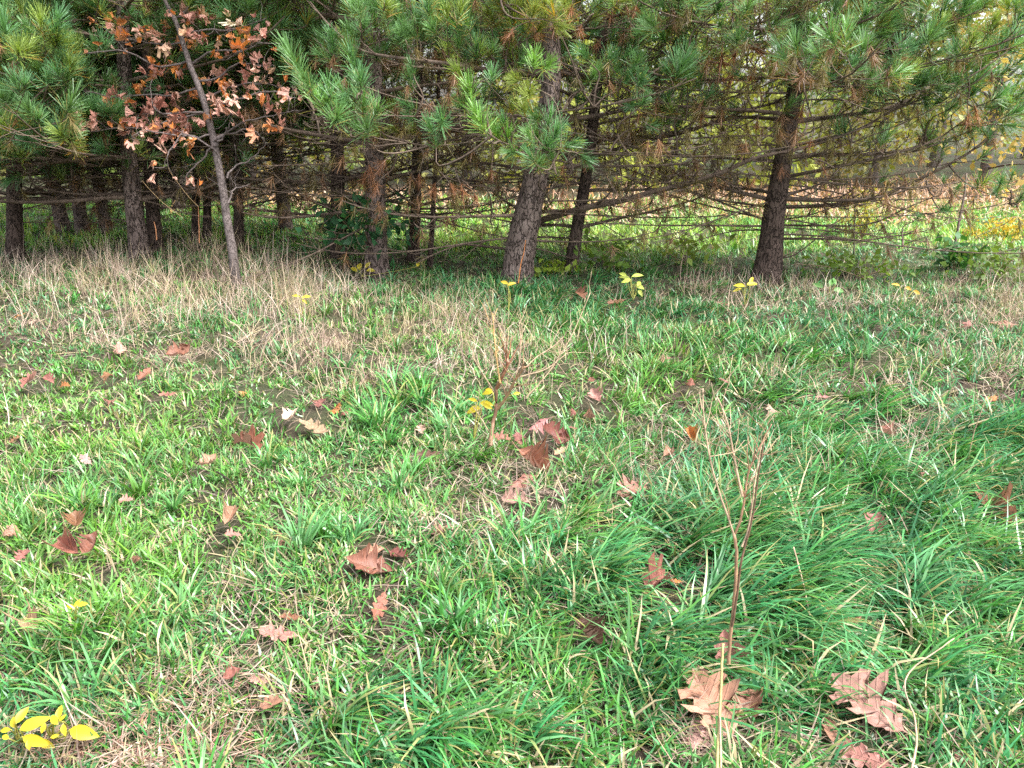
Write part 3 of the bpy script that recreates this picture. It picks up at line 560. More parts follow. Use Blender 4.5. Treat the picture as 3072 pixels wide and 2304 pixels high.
def trunk_mesh(pts, rad, seed, off, rings=90, k=26):
    r = np.random.default_rng(seed)
    t = np.linspace(0, 1, rings); pr = smooth_poly(np.c_[pts, rad], rings)
    p, ra = pr[:, :3], pr[:, 3]
    an = np.arange(k) * 2 * math.pi / k
    hgt = p[:, 2] - p[0, 2]
    A, H = np.meshgrid(an, hgt)
    bump = np.zeros_like(A)
    for _ in range(9):
        f = r.integers(3, 11); g = r.uniform(4, 26); bump += r.uniform(.3, 1) * np.sin(f * A + g * H + r.uniform(0, 6) + 1.2 * np.sin(g * .7 * H + r.uniform(0, 6)))
    bump = np.tanh(bump * .9) * .035 + r.normal(0, .012, A.shape)
    flare = 1 + .28 * np.exp(-H / .12) * (1 + .35 * np.sin(4 * A + r.uniform(0, 6)))
    rr = ra[:, None] * (1 + bump) * flare
    V = p[:, None] + np.stack([np.cos(A) * rr, np.sin(A) * rr, np.zeros_like(A)], -1)
    i = np.arange(rings - 1)[:, None] * k + np.arange(k)[None]; j = np.arange(rings - 1)[:, None] * k + (np.arange(k)[None] + 1) % k
    T = np.concatenate([np.stack([i, j, j + k], -1).reshape(-1, 3), np.stack([i, j + k, i + k], -1).reshape(-1, 3)])
    return fast_mesh('trunk', V.reshape(-1, 3) - np.asarray(off), T)
def build_pine(label, pts, rad, branches, seed, cap=150, hand=(), crown=None, bk=None, group='pine trees at the edge of the meadow'):
    """pts: trunk polyline; branches: list of Branch; hand: list of (pos, dir, scale, kind, tint)"""
    r = np.random.default_rng(seed + 5000)
    base = np.asarray(pts[0]); root = empty('pine_tree', base, label, 'pine tree', group)
    link('trunk', trunk_mesh(pts, rad, seed, base), bk or (M_bark_shade if seed in (2, 4, 5, 6, 8, 9, 10, 11, 12, 13) else M_bark), root)
    if hand and branches:
        allp = np.concatenate([b.main for b in branches]); own = np.repeat(np.arange(len(branches)), [len(b.main) for b in branches])
        for h in hand:
            pos, d = np.asarray(h[0]), np.asarray(h[1])
            tail = pos - d * .02
            dist = np.linalg.norm(allp - (pos - d * .25), axis=1) + .6 * np.maximum(0, allp[:, 2] - pos[2] - .1)
            i = int(np.argmin(dist)); q = allp[i]
            g = np.linalg.norm(q - tail)
            mid = tail - unit(d * np.array([1, 1, .3])) * min(.3, g * .45) + np.array([0, 0, -.04 * g]) + r.normal(0, .02, 3)
            tw = smooth_poly([q, (q + mid) / 2 + r.normal(0, .025, 3), mid, tail, pos + d * .06 * h[2]], 9)
            b = branches[own[i]]; b.tubes.append((tw, np.linspace(.009, .003, 9), 4)); b.hand.append(h)
    def blocks(p):
        u, v, z = proj(p); return (u > 230) & (u < 960) & (v > 0) & (v < 520) & (z < 6.4)
    for b in branches:
        if blocks(b.main).mean() > .15 and not b.keep: b.tubes = []; b.tufts = []; continue
        b.tufts = [t for t in b.tufts if not blocks(t[0])[0]]
        b.tubes = b.tubes[:1] + [t for t in b.tubes[1:] if blocks(t[0]).mean() < .4 or b.keep]
    branches = [b for b in branches if b.tubes]
    # tufts that show large in the picture are pieces of their own
    cand = []
    for bi, b in enumerate(branches):
        if not b.tufts: continue
        pp = np.array([t[0] for t in b.tufts]); u, v, z = proj(pp)
        for ti in range(len(pp)):
            if -60 < u[ti] < 3130 and -120 < v[ti] < 900: cand.append((z[ti], bi, ti))
    cand.sort(key=lambda c: c[0]); solo = set((c[1], c[2]) for c in cand[:cap])
    for bi, b in enumerate(branches):
        mb = MB()
        for (p_, rd, k) in b.tubes: mb.tube(p_, rd, k)
        bo = link('branch', mb.mesh('branch', base), M_twig, root)
        rest = []
        ones = list(b.hand)
        for ti, t in enumerate(b.tufts): (ones if (bi, ti) in solo else rest).append(t)
        for t in ones:
            me = (TUFT_MESH if t[3] == 'green' else DEAD_MESH); me = me[r.integers(0, len(me))]
            o = bpy.data.objects.new('needle_tuft', me); COL.objects.link(o); o.parent = bo
            o.location = Vector(np.asarray(t[0]) - base); o.rotation_mode = 'QUATERNION'; o.rotation_quaternion = frame(t[1], r.uniform(0, 6.28))
            o.scale = (t[2],) * 3; o.color = (*[float(c) for c in t[4]], 1)
        if rest:
            mb = MB(); bake_tufts(mb, rest, r)
            link('needles', mb.mesh('needles', base), M_needle, bo, kind='stuff')
    if crown:
        mbw, tufts = MB(), []
        for b in crown:
            for (p_, rd, k) in b.tubes[:1] + b.tubes[1::3]: mbw.tube(p_, rd, 3)
            tufts += [(t[0], t[1], t[2] * 1.5, t[3], t[4]) for t in b.tufts[::5]]
        mbn = MB(); bake_tufts(mbn, tufts, r)
        c = link('crown', mbw.mesh('crown_wood', base), M_twig, root)
        if tufts: link('needles', mbn.mesh('crown_needles', base), M_needle, c, kind='stuff')
    return root
def trunk_px(spec, z, zt=None):
    """spec: (x, y, width px) from the foot up -> world polyline + radii; carries on upwards beyond the frame"""
    zt = zt or z
    n = len(spec); pts = []; rad = []
    foot = G(spec[0][0], spec[0][1]); z0 = proj(foot)[2][0]
    # a standing trunk: keep the ground distance of the foot while climbing
    for (x, y, w) in spec:
        # solve depth so that world y stays at the foot's
        b = (y - 1152) / FPX; zz = foot[1] / (cp - b * sp)
        pts.append(P(x, y, zz)); rad.append(w * zz / FPX / 2)
    pts[0][2] = foot[2] - .03
    d = pts[-1] - pts[-2]; d = unit(np.array([d[0] * .5, 0, d[2]]))
    top = pts[-1]
    for h in (.8, 1.6, 2.2): pts.append(top + d * h); rad.append(rad[n - 1] * (1 - h / 2.4))
    return np.array(pts), np.array(rad)
def at_h(pts, rad, h):
    return np.array([np.interp(h, pts[:, 2], pts[:, i]) for i in range(3)]), float(np.interp(h, pts[:, 2], rad))
def random_branches(r, pts, rad, h0, h1, live_fn, Lmax, azs=None, per=5, step=.42, low_L=.75, skip=None, fine=1.0, sub=.42, dead_p=.06):
    out = []; h = h0
    while h < h1:
        a0 = r.uniform(0, 6.28)
        for i in range(per):
            az = a0 + i * 2 * math.pi / per + r.normal(0, .22)
            if skip and skip(az % (2 * math.pi), h): continue
            hh = h + r.uniform(-.05, .05); p, ra = at_h(pts, rad, hh)
            L = Lmax * r.uniform(.7, 1.1) * (low_L if h < .8 else 1)
            mn = arc(r, p, az, L, r.uniform(.0, .25), r.uniform(.05, .25), r.uniform(.3, .6))
            out.append(make_branch(r, mn, min(.026, ra * .38) * r.uniform(.6, 1), live_fn, None, sub, fine, dead_p))
        h += step * r.uniform(.8, 1.2)
    return out
def crown_branches(r, pts, rad, h0, h1, L0, per=5):
    out = []; h = h0
    while h < h1:
        for i in range(per):
            p, ra = at_h(pts, rad, h); L = L0 * (1 - .75 * (h - h0) / (h1 - h0)) * r.uniform(.8, 1.1)
            mn = arc(r, p, i * 2 * math.pi / per + r.uniform(0, 1.2), L, .25, .1, .4, 7)
            out.append(make_branch(r, mn, ra * .35, lambda e: .55, 4, .4, .6))
        h += .8
    return out
def low_limbs(r, pts, rad, n, h0, h1, L, bias=0.):
    out = []
    for i in range(n):
        h = r.uniform(h0, h1); p, ra = at_h(pts, rad, h)
        az = (0. if r.random() < .5 + bias else math.pi) + r.normal(0, .55)
        mn = arc(r, p, az, L * r.uniform(.6, 1.15), r.normal(.02, .12), r.uniform(-.05, .22), r.uniform(.05, .5), 9)
        out.append(make_branch(r, mn, r.uniform(.006, .012), lambda e: 0., int(r.integers(5, 8)), .3, .45, .16))
    return out
def toward_cam(az, w=.9):          # azimuth -Y faces the camera
    return abs((az - 1.5 * math.pi + math.pi) % (2 * math.pi) - math.pi) < w

def hand_tufts(zx, x0, lst, depth, comp=.5):
    out = []; r = np.random.default_rng(int(x0) + len(lst))
    sc = 1024 / 1975
    for it in lst:
        x, y, rad_, kind = it[:4]
        px, py = x0 + x * sc, y * sc
        z = depth + r.uniform(-.25, .25)
        s = rad_ * sc * z / FPX / .096
        p = P(px, py, z)
        if kind in 'br':       # hanging brown
            d = unit([r.normal(0, .35), -.25 + r.normal(0, .2), -.9]); p = p - d * .06 * s; tint = np.array([1.15, .95, .9]) * r.uniform(.8, 1.3) if kind == 'b' else np.array([1.4, 1.25, 1.1])
            out.append((p, d, s * 1.15, 'dead', tint))
        else:
            d = unit([r.normal(0, .45), -.55 + r.normal(0, .3), .75 + r.normal(0, .3)])
            if len(it) > 4: d = unit([it[4], -.4, it[5]])
            p = p - d * .05 * s
            tint = {'g': np.array([1.05, 1.08, 1.0]), 'G': np.array([1.5, 1.5, .95]), 'd': np.array([.8, .9, .95]), 'u': np.array([.92, 1.05, 1.15]),
                    'y': np.array([1.9, 1.25, .75]), 'o': np.array([1.7, 1.05, .6])}[kind] * r.uniform(.85, 1.15)
            out.append((p, d, s, 'green', tint))
            if r.random() < comp:
                d2 = unit(d + r.normal(0, .5, 3)); off = r.normal(0, .075, 3) + np.array([0, .08, -.04])
                out.append((p + off, d2, s * r.uniform(.7, .95), 'green', tint * r.uniform(.7, .95)))
    return out

# ---- the pine in the middle
r = np.random.default_rng(1)
ptsC, radC = trunk_px([(1546, 838, 96), (1560, 750, 90), (1576, 674, 86), (1600, 570, 76), (1622, 450, 66), (1641, 342, 60), (1654, 259, 58), (1656, 181, 56), (1650, 80, 52), (1642, -60, 48)], 7)
zC = proj(ptsC[:1])[2][0]
def hb(r, px, r0, live, **k):     # hand-laid branch: list of (x, y, depth)
    mn = smooth_poly([P(*q) for q in px], max(10, 3 * len(px)))
    b = make_branch(r, mn, r0, live, **k); b.keep = True; return b
liveC = lambda e: np.clip((e[2] - 1.30) * 2.2, 0, .9)
dead = lambda e: 0.0
few = lambda e: np.clip((e[2] - 1.2) * 1.2, 0, .6)
B = [hb(r, [(1630, 228, 6.95), (1542, 220, 6.6), (1434, 205, 6.35), (1314, 187, 6.2), (1190, 174, 6.15), (1076, 155, 6.2), (980, 70, 6.2), (930, 5, 6.2)], .028, lambda e: 0, sub=.16),
     hb(r, [(1600, 668, 7.2), (1698, 638, 7.0), (1760, 622, 6.9), (1874, 601, 6.8), (1957, 575, 6.75), (2048, 555, 6.7), (2152, 524, 6.6), (2266, 472, 6.5), (2380, 451, 6.5), (2478, 425, 6.5), (2618, 373, 6.4)], .036, dead, sub=.16, dead_p=.1),
     hb(r, [(1522, 747, 7.3), (1387, 731, 7.2), (1314, 757, 7.1), (1247, 790, 7.0)], .014, dead, sub=.2),
     hb(r, [(1560, 630, 7.2), (1500, 595, 7.0), (1468, 560, 6.9), (1400, 555, 6.8)], .016, dead, sub=.3, dead_p=.2),
     hb(r, [(1646, 320, 7.0), (1600, 400, 6.5), (1560, 440, 6.0), (1500, 430, 5.75), (1440, 380, 5.6)], .02, dead, sub=.12, nodes=2),
     hb(r, [(1650, 300, 7.0), (1660, 420, 6.4), (1650, 470, 6.0), (1680, 450, 5.8)], .016, dead, sub=.15, nodes=2),
     hb(r, [(1656, 240, 7.0), (1780, 190, 6.6), (1900, 200, 6.3), (1990, 230, 6.1), (2060, 240, 6.0)], .022, lambda e: .3, sub=.18),
     hb(r, [(1660, 260, 7.2), (1740, 300, 7.3), (1850, 303, 7.3), (1960, 300, 7.2)], .016, few, sub=.3, dead_p=.25),
     hb(r, [(1655, 150, 7.0), (1560, 60, 6.4), (1510, 10, 6.1), (1480, -40, 6.0)], .02, lambda e: .3, sub=.2),
     hb(r, [(1655, 120, 7.0), (1800, 60, 6.6), (1950, 20, 6.4), (2100, -20, 6.3)], .02, lambda e: .25, sub=.25, dead_p=.3),
     hb(r, [(1560, 715, 7.2), (1640, 710, 7.3), (1720, 716, 7.5), (1800, 745, 7.7)], .012, dead, sub=.3),
     hb(r, [(1555, 735, 7.2), (1650, 755, 7.2), (1760, 790, 7.2)], .010, dead, sub=.25)]
skipC = lambda az, h: toward_cam(az, 1.15)
B += random_branches(r, ptsC, radC, .62, 2.3, lambda e: np.clip((e[2] - 1.35) * 1.6, 0, .75), 2.0, per=5, step=.33, skip=skipC, fine=.9, dead_p=.28)
B += low_limbs(r, ptsC, radC, 16, .35, 1.5, 2.1, .1)
HC = hand_tufts(1, 1024, [(190, 120, 110, 'g'), (330, 120, 110, 'g'), (570, 100, 120, 'g'), (680, 190, 90, 'g'), (40, 220, 90, 'g'), (380, 200, 100, 'u'), (470, 210, 90, 'g'), (120, 190, 80, 'u'), (620, 60, 90, 'g'),
    (240, 60, 90, 'g'), (500, 40, 90, 'y')], 6.5, .2)
HC += hand_tufts(1, 1024, [(400, 470, 60, 'd'), (420, 630, 75, 'u'), (870, 470, 75, 'u'), (750, 560, 105, 'G', -.2, 1), (790, 650, 85, 'g'), (580, 730, 90, 'u'), (530, 760, 80, 'u'), (940, 700, 60, 'u'),
    (820, 740, 110, 'G', -.5, 1), (900, 790, 120, 'G', -.3, 1), (960, 800, 90, 'G', .2, 1), (1190, 750, 95, 'u', .2, 1), (1100, 820, 80, 'g'), (1170, 870, 95, 'u', .5, .7), (1290, 850, 85, 'u', .9, .4), (1110, 930, 85, 'u'),
    (1220, 920, 75, 'g'), (1000, 880, 80, 'g'), (1110, 390, 90, 'G', .1, 1), (1040, 480, 75, 'y'), (1080, 560, 85, 'y'), (1060, 640, 85, 'y'), (1010, 600, 65, 'o'), (700, 600, 80, 'g')], 5.75)
HC += hand_tufts(1, 1024, [(930, 60, 125, 'y'), (1000, 110, 115, 'o'), (1310, 110, 85, 'y'), (1250, 200, 75, 'y'), (880, 130, 90, 'o'), (1180, 40, 90, 'y'), (1080, 60, 90, 'o'), (1480, 30, 90, 'g'), (1600, 20, 80, 'y')], 6.2)
HC += hand_tufts(1, 1024, [(1130, 30, 110, 'o'), (1230, 60, 110, 'y'), (1180, 120, 95, 'o'), (1290, 20, 100, 'y'), (1100, 110, 85, 'o'), (1160, 980, 60, 'y'), (1130, 700, 80, 'g'), (1230, 800, 95, 'u'), (1060, 880, 90, 'g'), (1140, 800, 90, 'g')], 6.0)
HC += hand_tufts(1, 1024, [(1180, 190, 75, 'b'), (1120, 170, 70, 'b'), (1240, 150, 75, 'b'), (980, 190, 70, 'b'), (1380, 180, 60, 'b'), (1330, 60, 65, 'b'), (1560, 90, 65, 'b'), (1700, 60, 60, 'b')], 6.1)
HC += hand_tufts(1, 1024, [(1420, 340, 85, 'u'), (1450, 450, 85, 'g'), (1540, 370, 85, 'u'), (1690, 390, 85, 'g'), (1720, 500, 90, 'u'), (1730, 610, 70, 'd'), (1620, 350, 70, 'u'), (1570, 440, 70, 'g'), (1640, 470, 75, 'u'),
    (1900, 130, 130, 'g', .3, 1), (1860, 220, 110, 'g', -.6, .7), (1950, 420, 140, 'u', .2, .6), (1980, 500, 110, 'u'), (1930, 240, 90, 'g')], 6.1)
HC += hand_tufts(1, 1024, [(700, 1110, 85, 'b'), (640, 1090, 60, 'b'), (530, 1100, 75, 'b'), (450, 1040, 60, 'b'), (1280, 1120, 60, 'b'), (1410, 940, 60, 'b'), (1700, 700, 85, 'b'), (1640, 720, 60, 'b'), (1860, 600, 65, 'b'),
    (1010, 340, 60, 'b'), (940, 230, 60, 'b'), (1040, 240, 60, 'b'), (640, 490, 45, 'b'), (1530, 220, 60, 'b'), (1480, 260, 60, 'b'), (1200, 400, 50, 'b'), (1280, 980, 40, 'b'), (870, 1000, 50, 'b'), (780, 1150, 55, 'b')], 6.6)
cr = crown_branches(r, ptsC, radC, 2.5, 4.5, 2.0)
build_pine('thick leaning pine with grey furrowed bark in the middle, long bare limb reaching right', ptsC, radC, B, 1, 120, HC, cr)

# ---- the pine on the right
r = np.random.default_rng(2)
ptsF, radF = trunk_px([(2300, 828, 88), (2308, 780, 78), (2312, 726, 70), (2325, 622, 62), (2343, 518, 54), (2359, 415, 50), (2375, 337, 46), (2388, 240, 42), (2402, 100, 38), (2414, -40, 34)], 7)
tipF = lambda e: np.clip((e[0] - 3.1) * .9, 0, .9) * (e[2] > .8)
B = [hb(r, [(2340, 622, 7.3), (2478, 617, 7.2), (2608, 601, 7.1), (2712, 560, 7.0), (2846, 495, 6.9), (2929, 446, 6.8), (3072, 311, 6.7), (3160, 230, 6.6)], .022, tipF, sub=.22),
     hb(r, [(2340, 676, 7.3), (2478, 677, 7.2), (2566, 679, 7.1), (2629, 669, 7.1), (2722, 622, 7.0), (2826, 581, 6.9)], .013, dead, sub=.25),
     hb(r, [(2335, 716, 7.3), (2473, 716, 7.1), (2587, 723, 7.0), (2670, 710, 7.0), (2774, 695, 6.9), (2815, 679, 6.9)], .014, dead, sub=.22),
     hb(r, [(2350, 532, 7.3), (2473, 508, 7.1), (2566, 487, 7.0), (2670, 472, 6.9), (2774, 446, 6.8), (2857, 415, 6.8), (2945, 378, 6.7), (3050, 300, 6.6)], .02, tipF, sub=.25),
     hb(r, [(2360, 440, 7.2), (2494, 415, 7.0), (2592, 384, 6.8), (2670, 332, 6.7), (2774, 295, 6.6), (2900, 220, 6.5), (3000, 120, 6.4)], .018, lambda e: .5 * (e[0] > 2.4), sub=.3),
     hb(r, [(2330, 625, 7.3), (2204, 607, 7.1), (2126, 596, 7.0), (2048, 570, 6.9), (1950, 520, 6.9)], .015, dead, sub=.28),
     hb(r, [(2320, 690, 7.3), (2220, 690, 7.2), (2165, 700, 7.2), (2090, 722, 7.1)], .010, dead, sub=.3),
     hb(r, [(1874, 408, 7.4), (1967, 415, 7.2), (2048, 399, 7.0), (2152, 363, 6.9), (2230, 332, 6.8), (2338, 306, 6.7), (2432, 264, 6.6), (2540, 200, 6.5)], .026, few, sub=.18),
     hb(r, [(2390, 200, 7.1), (2200, 120, 6.6), (2141, 145, 6.4), (2060, 160, 6.2), (2050, 200, 6.0)], .018, lambda e: .2, sub=.2),
     hb(r, [(2398, 150, 7.1), (2546, 109, 6.6), (2670, 104, 6.3), (2760, 70, 6.1), (2880, 60, 6.0), (2960, 20, 6.0)], .02, lambda e: .55, sub=.3),
     hb(r, [(2395, 180, 7.1), (2560, 170, 6.7), (2720, 150, 6.4), (2800, 110, 6.2), (2900, 30, 6.1)], .018, lambda e: .45, sub=.3, dead_p=.2),
     hb(r, [(2385, 250, 7.2), (2480, 230, 6.8), (2640, 290, 6.5), (2750, 250, 6.3), (2860, 260, 6.2), (2960, 200, 6.1), (3040, 140, 6.1)], .018, lambda e: .5, sub=.32),
     hb(r, [(2846, 495, 6.9), (2880, 535, 6.8), (2920, 565, 6.8), (2980, 586, 6.7), (3060, 570, 6.6)], .008, lambda e: .7, sub=.3),
     hb(r, [(2325, 660, 7.3), (2420, 650, 7.0), (2500, 620, 6.8), (2620, 610, 6.7)], .009, dead, sub=.3),
     hb(r, [(2300, 780, 7.2), (2380, 770, 7.0), (2470, 700, 6.8), (2480, 690, 6.8), (2530, 650, 6.8)], .009, dead, sub=.15)]
B += random_branches(r, ptsF, radF, .7, 2.4, lambda e: np.clip((e[2] - 1.15) * .9, 0, .8) * (.35 + .65 * (e[0] > 2.6)), 2.1, per=5, step=.3, skip=lambda az, h: toward_cam(az, 1.0) and h < 1.6, fine=1.2, dead_p=.25)
B += low_limbs(r, ptsF, radF, 22, .35, 1.6, 2.3, .05)
HF = hand_tufts(2, 2048, [(60, 110, 140, 'g'), (30, 480, 125, 'g'), (390, 80, 100, 'g'), (200, 60, 100, 'u'), (1060, 90, 110, 'u', .1, 1), (1110, 210, 100, 'g'), (1300, 40, 95, 'u', .2, 1), (1500, 70, 120, 'u', .4, 1), (1640, 60, 140, 'g', .4, 1), (1720, 30, 110, 'g', .5, 1),
    (1240, 130, 100, 'u'), (970, 200, 90, 'g'), (860, 110, 90, 'd'), (1430, 160, 90, 'd'), (1550, 170, 90, 'd'), (620, 60, 90, 'y')], 6.1)
HF += hand_tufts(2, 2048, [(640, 130, 100, 'g'), (720, 200, 95, 'g'), (600, 250, 90, 'd'), (700, 320, 90, 'd'), (620, 380, 85, 'd'), (560, 120, 90, 'u'), (760, 90, 95, 'u'), (700, 20, 95, 'g'), (580, 480, 75, 'd'), (680, 500, 75, 'd'), (500, 180, 85, 'g'), (800, 330, 80, 'd')], 6.4)
HF += hand_tufts(2, 2048, [(1060, 560, 90, 'd', .2, .9), (1200, 430, 85, 'd'), (860, 500, 80, 'd'), (1880, 270, 120, 'u', .4, .8), (1800, 330, 110, 'u', .3, .7), (1950, 200, 140, 'u', .5, .8), (1700, 470, 100, 'u', .6, .6), (1850, 430, 110, 'u', .5, .6),
    (1930, 560, 110, 'u', .6, .6), (1400, 470, 95, 'd', .3, .8), (1470, 540, 90, 'u', .5, .7), (1640, 420, 95, 'u'), (1750, 240, 110, 'u'), (1820, 560, 90, 'u', .5, .5), (1900, 660, 90, 'u', .6, .4), (1560, 620, 75, 'd', .5, .5), (1310, 530, 80, 'd', .4, .6),
    (1960, 420, 110, 'u', .6, .6), (1660, 560, 85, 'u'), (1540, 330, 80, 'g'), (1490, 420, 80, 'g'), (1960, 90, 120, 'g', .5, .8), (1330, 330, 80, 'd'), (1130, 380, 80, 'd'), (960, 420, 70, 'd'), (720, 420, 70, 'd'),
    (1580, 1110, 50, 'd'), (1500, 1210, 45, 'd'), (1840, 1060, 60, 'd'), (1900, 1030, 60, 'd'), (1360, 1260, 35, 'd'), (1950, 1150, 60, 'd')], 6.5)
HF += hand_tufts(2, 2048, [(220, 360, 130, 'b'), (300, 330, 100, 'b'), (430, 290, 90, 'b'), (380, 250, 80, 'b'), (290, 440, 90, 'b'), (400, 430, 80, 'b'), (1270, 310, 90, 'r'), (1370, 270, 70, 'b'), (1700, 660, 90, 'r'), (1650, 690, 70, 'b'),
    (800, 250, 70, 'r'), (690, 650, 75, 'b'), (570, 980, 60, 'b'), (680, 420, 70, 'b'), (600, 420, 60, 'b'), (110, 680, 60, 'b'), (740, 830, 60, 'b'), (430, 720, 60, 'b'), (1210, 510, 55, 'b'), (900, 380, 60, 'b'), (1590, 380, 60, 'r'), (940, 20, 60, 'b'), (410, 1050, 45, 'b'), (820, 990, 45, 'b')], 6.3)
cr = crown_branches(r, ptsF, radF, 2.6, 4.4, 1.9)
build_pine('dark pine at the right with many thin bare limbs near the ground', ptsF, radF, B, 2, 150, HF, cr)

# ---- the other pines of the front rows: (label, trunk spec, branch settings)
def side_pine(label, spec, seed, live, L, h0=.45, h1=2.5, per=5, step=.36, skip=None, cap=60, hand=(), extra=(), fine=.95, dead_p=.11, crownL=1.8):
    r = np.random.default_rng(seed)
    pts, rad = trunk_px(spec, 8)
    B = [hb(r, q, r0, lv, sub=.25) for (q, r0, lv) in extra]
    B += random_branches(r, pts, rad, h0, h1, live, L, per=per, step=step, skip=skip, fine=fine, dead_p=dead_p)
    B += low_limbs(r, pts, rad, 5, .35, 1.4, 1.6)
    return build_pine(label, pts, rad, B, seed, cap, hand, crown_branches(r, pts, rad, h1 + .2, 4.3, crownL) if crownL else None)
HA = hand_tufts(3, 0, [(270, 300, 125, 'g', .1, 1), (120, 150, 140, 'g'), (60, 220, 110, 'u'), (540, 470, 130, 'u', 0, 1), (60, 430, 125, 'y'), (100, 400, 100, 'g', -.2, 1), (200, 470, 100, 'u'), (480, 250, 85, 'u'), (330, 630, 105, 'g', .2, 1), (200, 600, 85, 'u'), (80, 640, 100, 'u'),
    (300, 680, 80, 'y'), (60, 880, 90, 'u'), (150, 800, 85, 'd'), (600, 870, 80, 'd'), (420, 540, 90, 'u'), (40, 60, 100, 'u'), (230, 60, 90, 'd'), (400, 130, 90, 'd'), (330, 400, 80, 'u'), 
    (40, 560, 80, 'd'), (160, 700, 75, 'd'), (520, 60, 90, 'd'), (60, 760, 80, 'd'), (440, 860, 75, 'y'), (520, 640, 75, 'u'), (240, 900, 70, 'd'), (380, 330, 80, 'u')], 6.75)
HA += hand_tufts(3, 0, [(150, 570, 55, 'b'), (90, 700, 50, 'b'), (120, 620, 45, 'r')], 6.2)
liveL = lambda e: np.clip((e[2] - .75) * 2.6, 0, 1.4)
side_pine('grey barked left pine with dense green boughs, beside the oak sapling', [(424, 790, 56), (412, 700, 52), (400, 600, 50), (390, 500, 46), (382, 400, 44), (372, 200, 40), (366, 0, 36)], 3, liveL, 2.3, .65, 2.5, 6, .32, lambda az, h: toward_cam(az, .55) and h < 1.0, 200, HA,
          [([(380, 480, 7.9), (300, 500, 7.2), (200, 480, 6.7), (100, 470, 6.5), (0, 480, 6.4)], .016, few), ([(375, 300, 7.8), (280, 280, 7.0), (230, 250, 6.5), (160, 200, 6.3), (60, 160, 6.2)], .018, few),
           ([(385, 420, 7.8), (350, 300, 7.0), (200, 250, 6.5), (150, 250, 6.3)], .014, few), ([(390, 515, 7.9), (300, 530, 7.5), (160, 545, 7.2), (0, 545, 7.0)], .014, dead), ([(395, 560, 7.9), (250, 570, 7.6), (100, 580, 7.4), (0, 560, 7.2)], .012, dead),
           ([(370, 120, 7.8), (300, 60, 7.0), (200, 60, 6.6), (100, 90, 6.3)], .016, few)])
side_pine('dark narrow pine trunk standing close behind the grey left pine', [(470, 775, 44), (464, 700, 42), (456, 600, 38), (450, 500, 36), (440, 200, 32), (434, 0, 30)], 4, liveL, 1.6, .6, 2.5, 5, .45, lambda az, h: toward_cam(az, .9), 30)
side_pine('dark pine trunk at the far left edge of the row', [(44, 775, 48), (44, 650, 44), (42, 500, 40), (38, 250, 36), (36, 0, 34)], 5, liveL, 1.9, .6, 2.5, 5, .4, lambda az, h: toward_cam(az, .5) and h < .9, 60)
side_pine('nearly black straight pine trunk left of the ivy green leaves', [(1016, 775, 46), (1015, 650, 44), (1012, 500, 40), (1010, 380, 38), (1006, 150, 34), (1004, 0, 30)], 6, lambda e: np.clip((e[2] - 1.35) * 1.2, 0, .7), 2.0, .5, 2.5, 5, .3, lambda az, h: toward_cam(az, 1.0) and h < 1.5, 60)
HB = hand_tufts(4, 1024, [(80, 400, 105, 'u', -.2, 1), (110, 470, 105, 'u', 0, 1), (110, 560, 110, 'u', 0, 1), (130, 650, 125, 'g', .1, 1), (60, 620, 110, 'g', -.4, .9), (190, 680, 100, 'g', .4, .8), (20, 700, 100, 'g')], 5.7)
HB += hand_tufts(4, 0, [(1700, 360, 105, 'g', -.3, 1), (1740, 430, 110, 'g', -.3, 1), (1790, 520, 110, 'g', -.2, 1), (1840, 590, 105, 'G', 0, 1), (1890, 640, 100, 'g', .1, 1), (1940, 700, 100, 'g'), (1910, 560, 90, 'u')], 5.6)
HB += hand_tufts(4, 1024, [(170, 1000, 90, 'b'), (240, 950, 70, 'b'), (130, 1050, 80, 'b'), (200, 1090, 70, 'b'), (300, 620, 60, 'y'), (330, 760, 60, 'o'), (230, 780, 55, 'y')], 6.6)
side_pine('mid brown pine trunk wrapped in dark green leaves near its foot', [(1130, 815, 68), (1128, 700, 64), (1126, 600, 62), (1124, 480, 58), (1122, 300, 52), (1118, 100, 46), (1116, -30, 42)], 7, lambda e: np.clip((e[2] - 1.5) * 1.3, 0, .7), 1.9, .55, 2.4, 5, .33, lambda az, h: toward_cam(az, 1.25), 60, HB,
          [([(1124, 470, 7.4), (1160, 440, 6.7), (1200, 425, 6.3), (1294, 441, 6.0), (1387, 430, 5.9), (1444, 422, 5.8)], .016, dead), ([(1122, 400, 7.4), (1100, 390, 6.6), (1060, 360, 6.1), (1080, 280, 5.8)], .015, dead),
           ([(1122, 380, 7.4), (1040, 400, 6.6), (980, 390, 6.0), (930, 320, 5.8), (890, 230, 5.7)], .016, dead), ([(1124, 520, 7.4), (1110, 540, 7.0), (1120, 520, 6.8), (1150, 500, 6.7)], .01, dead)], dead_p=.2)
side_pine('slim dark pine trunk between the leafy pine and the thin dead pole', [(1238, 775, 34), (1246, 650, 32), (1250, 500, 30), (1254, 350, 28), (1258, 100, 26), (1258, 0, 24)], 8, lambda e: np.clip((e[2] - 1.4) * 1.2, 0, .7), 1.6, .5, 2.4, 5, .32, lambda az, h: toward_cam(az, 1.0), 20, dead_p=.12)
side_pine('thinnest dead pole of a pine, left of the thick leaning pine', [(1288, 790, 17), (1298, 650, 15), (1306, 520, 14), (1312, 380, 12), (1316, 250, 10)], 9, dead, 1.0, .4, 1.9, 4, .3, lambda az, h: toward_cam(az, .9), 0, crownL=0)
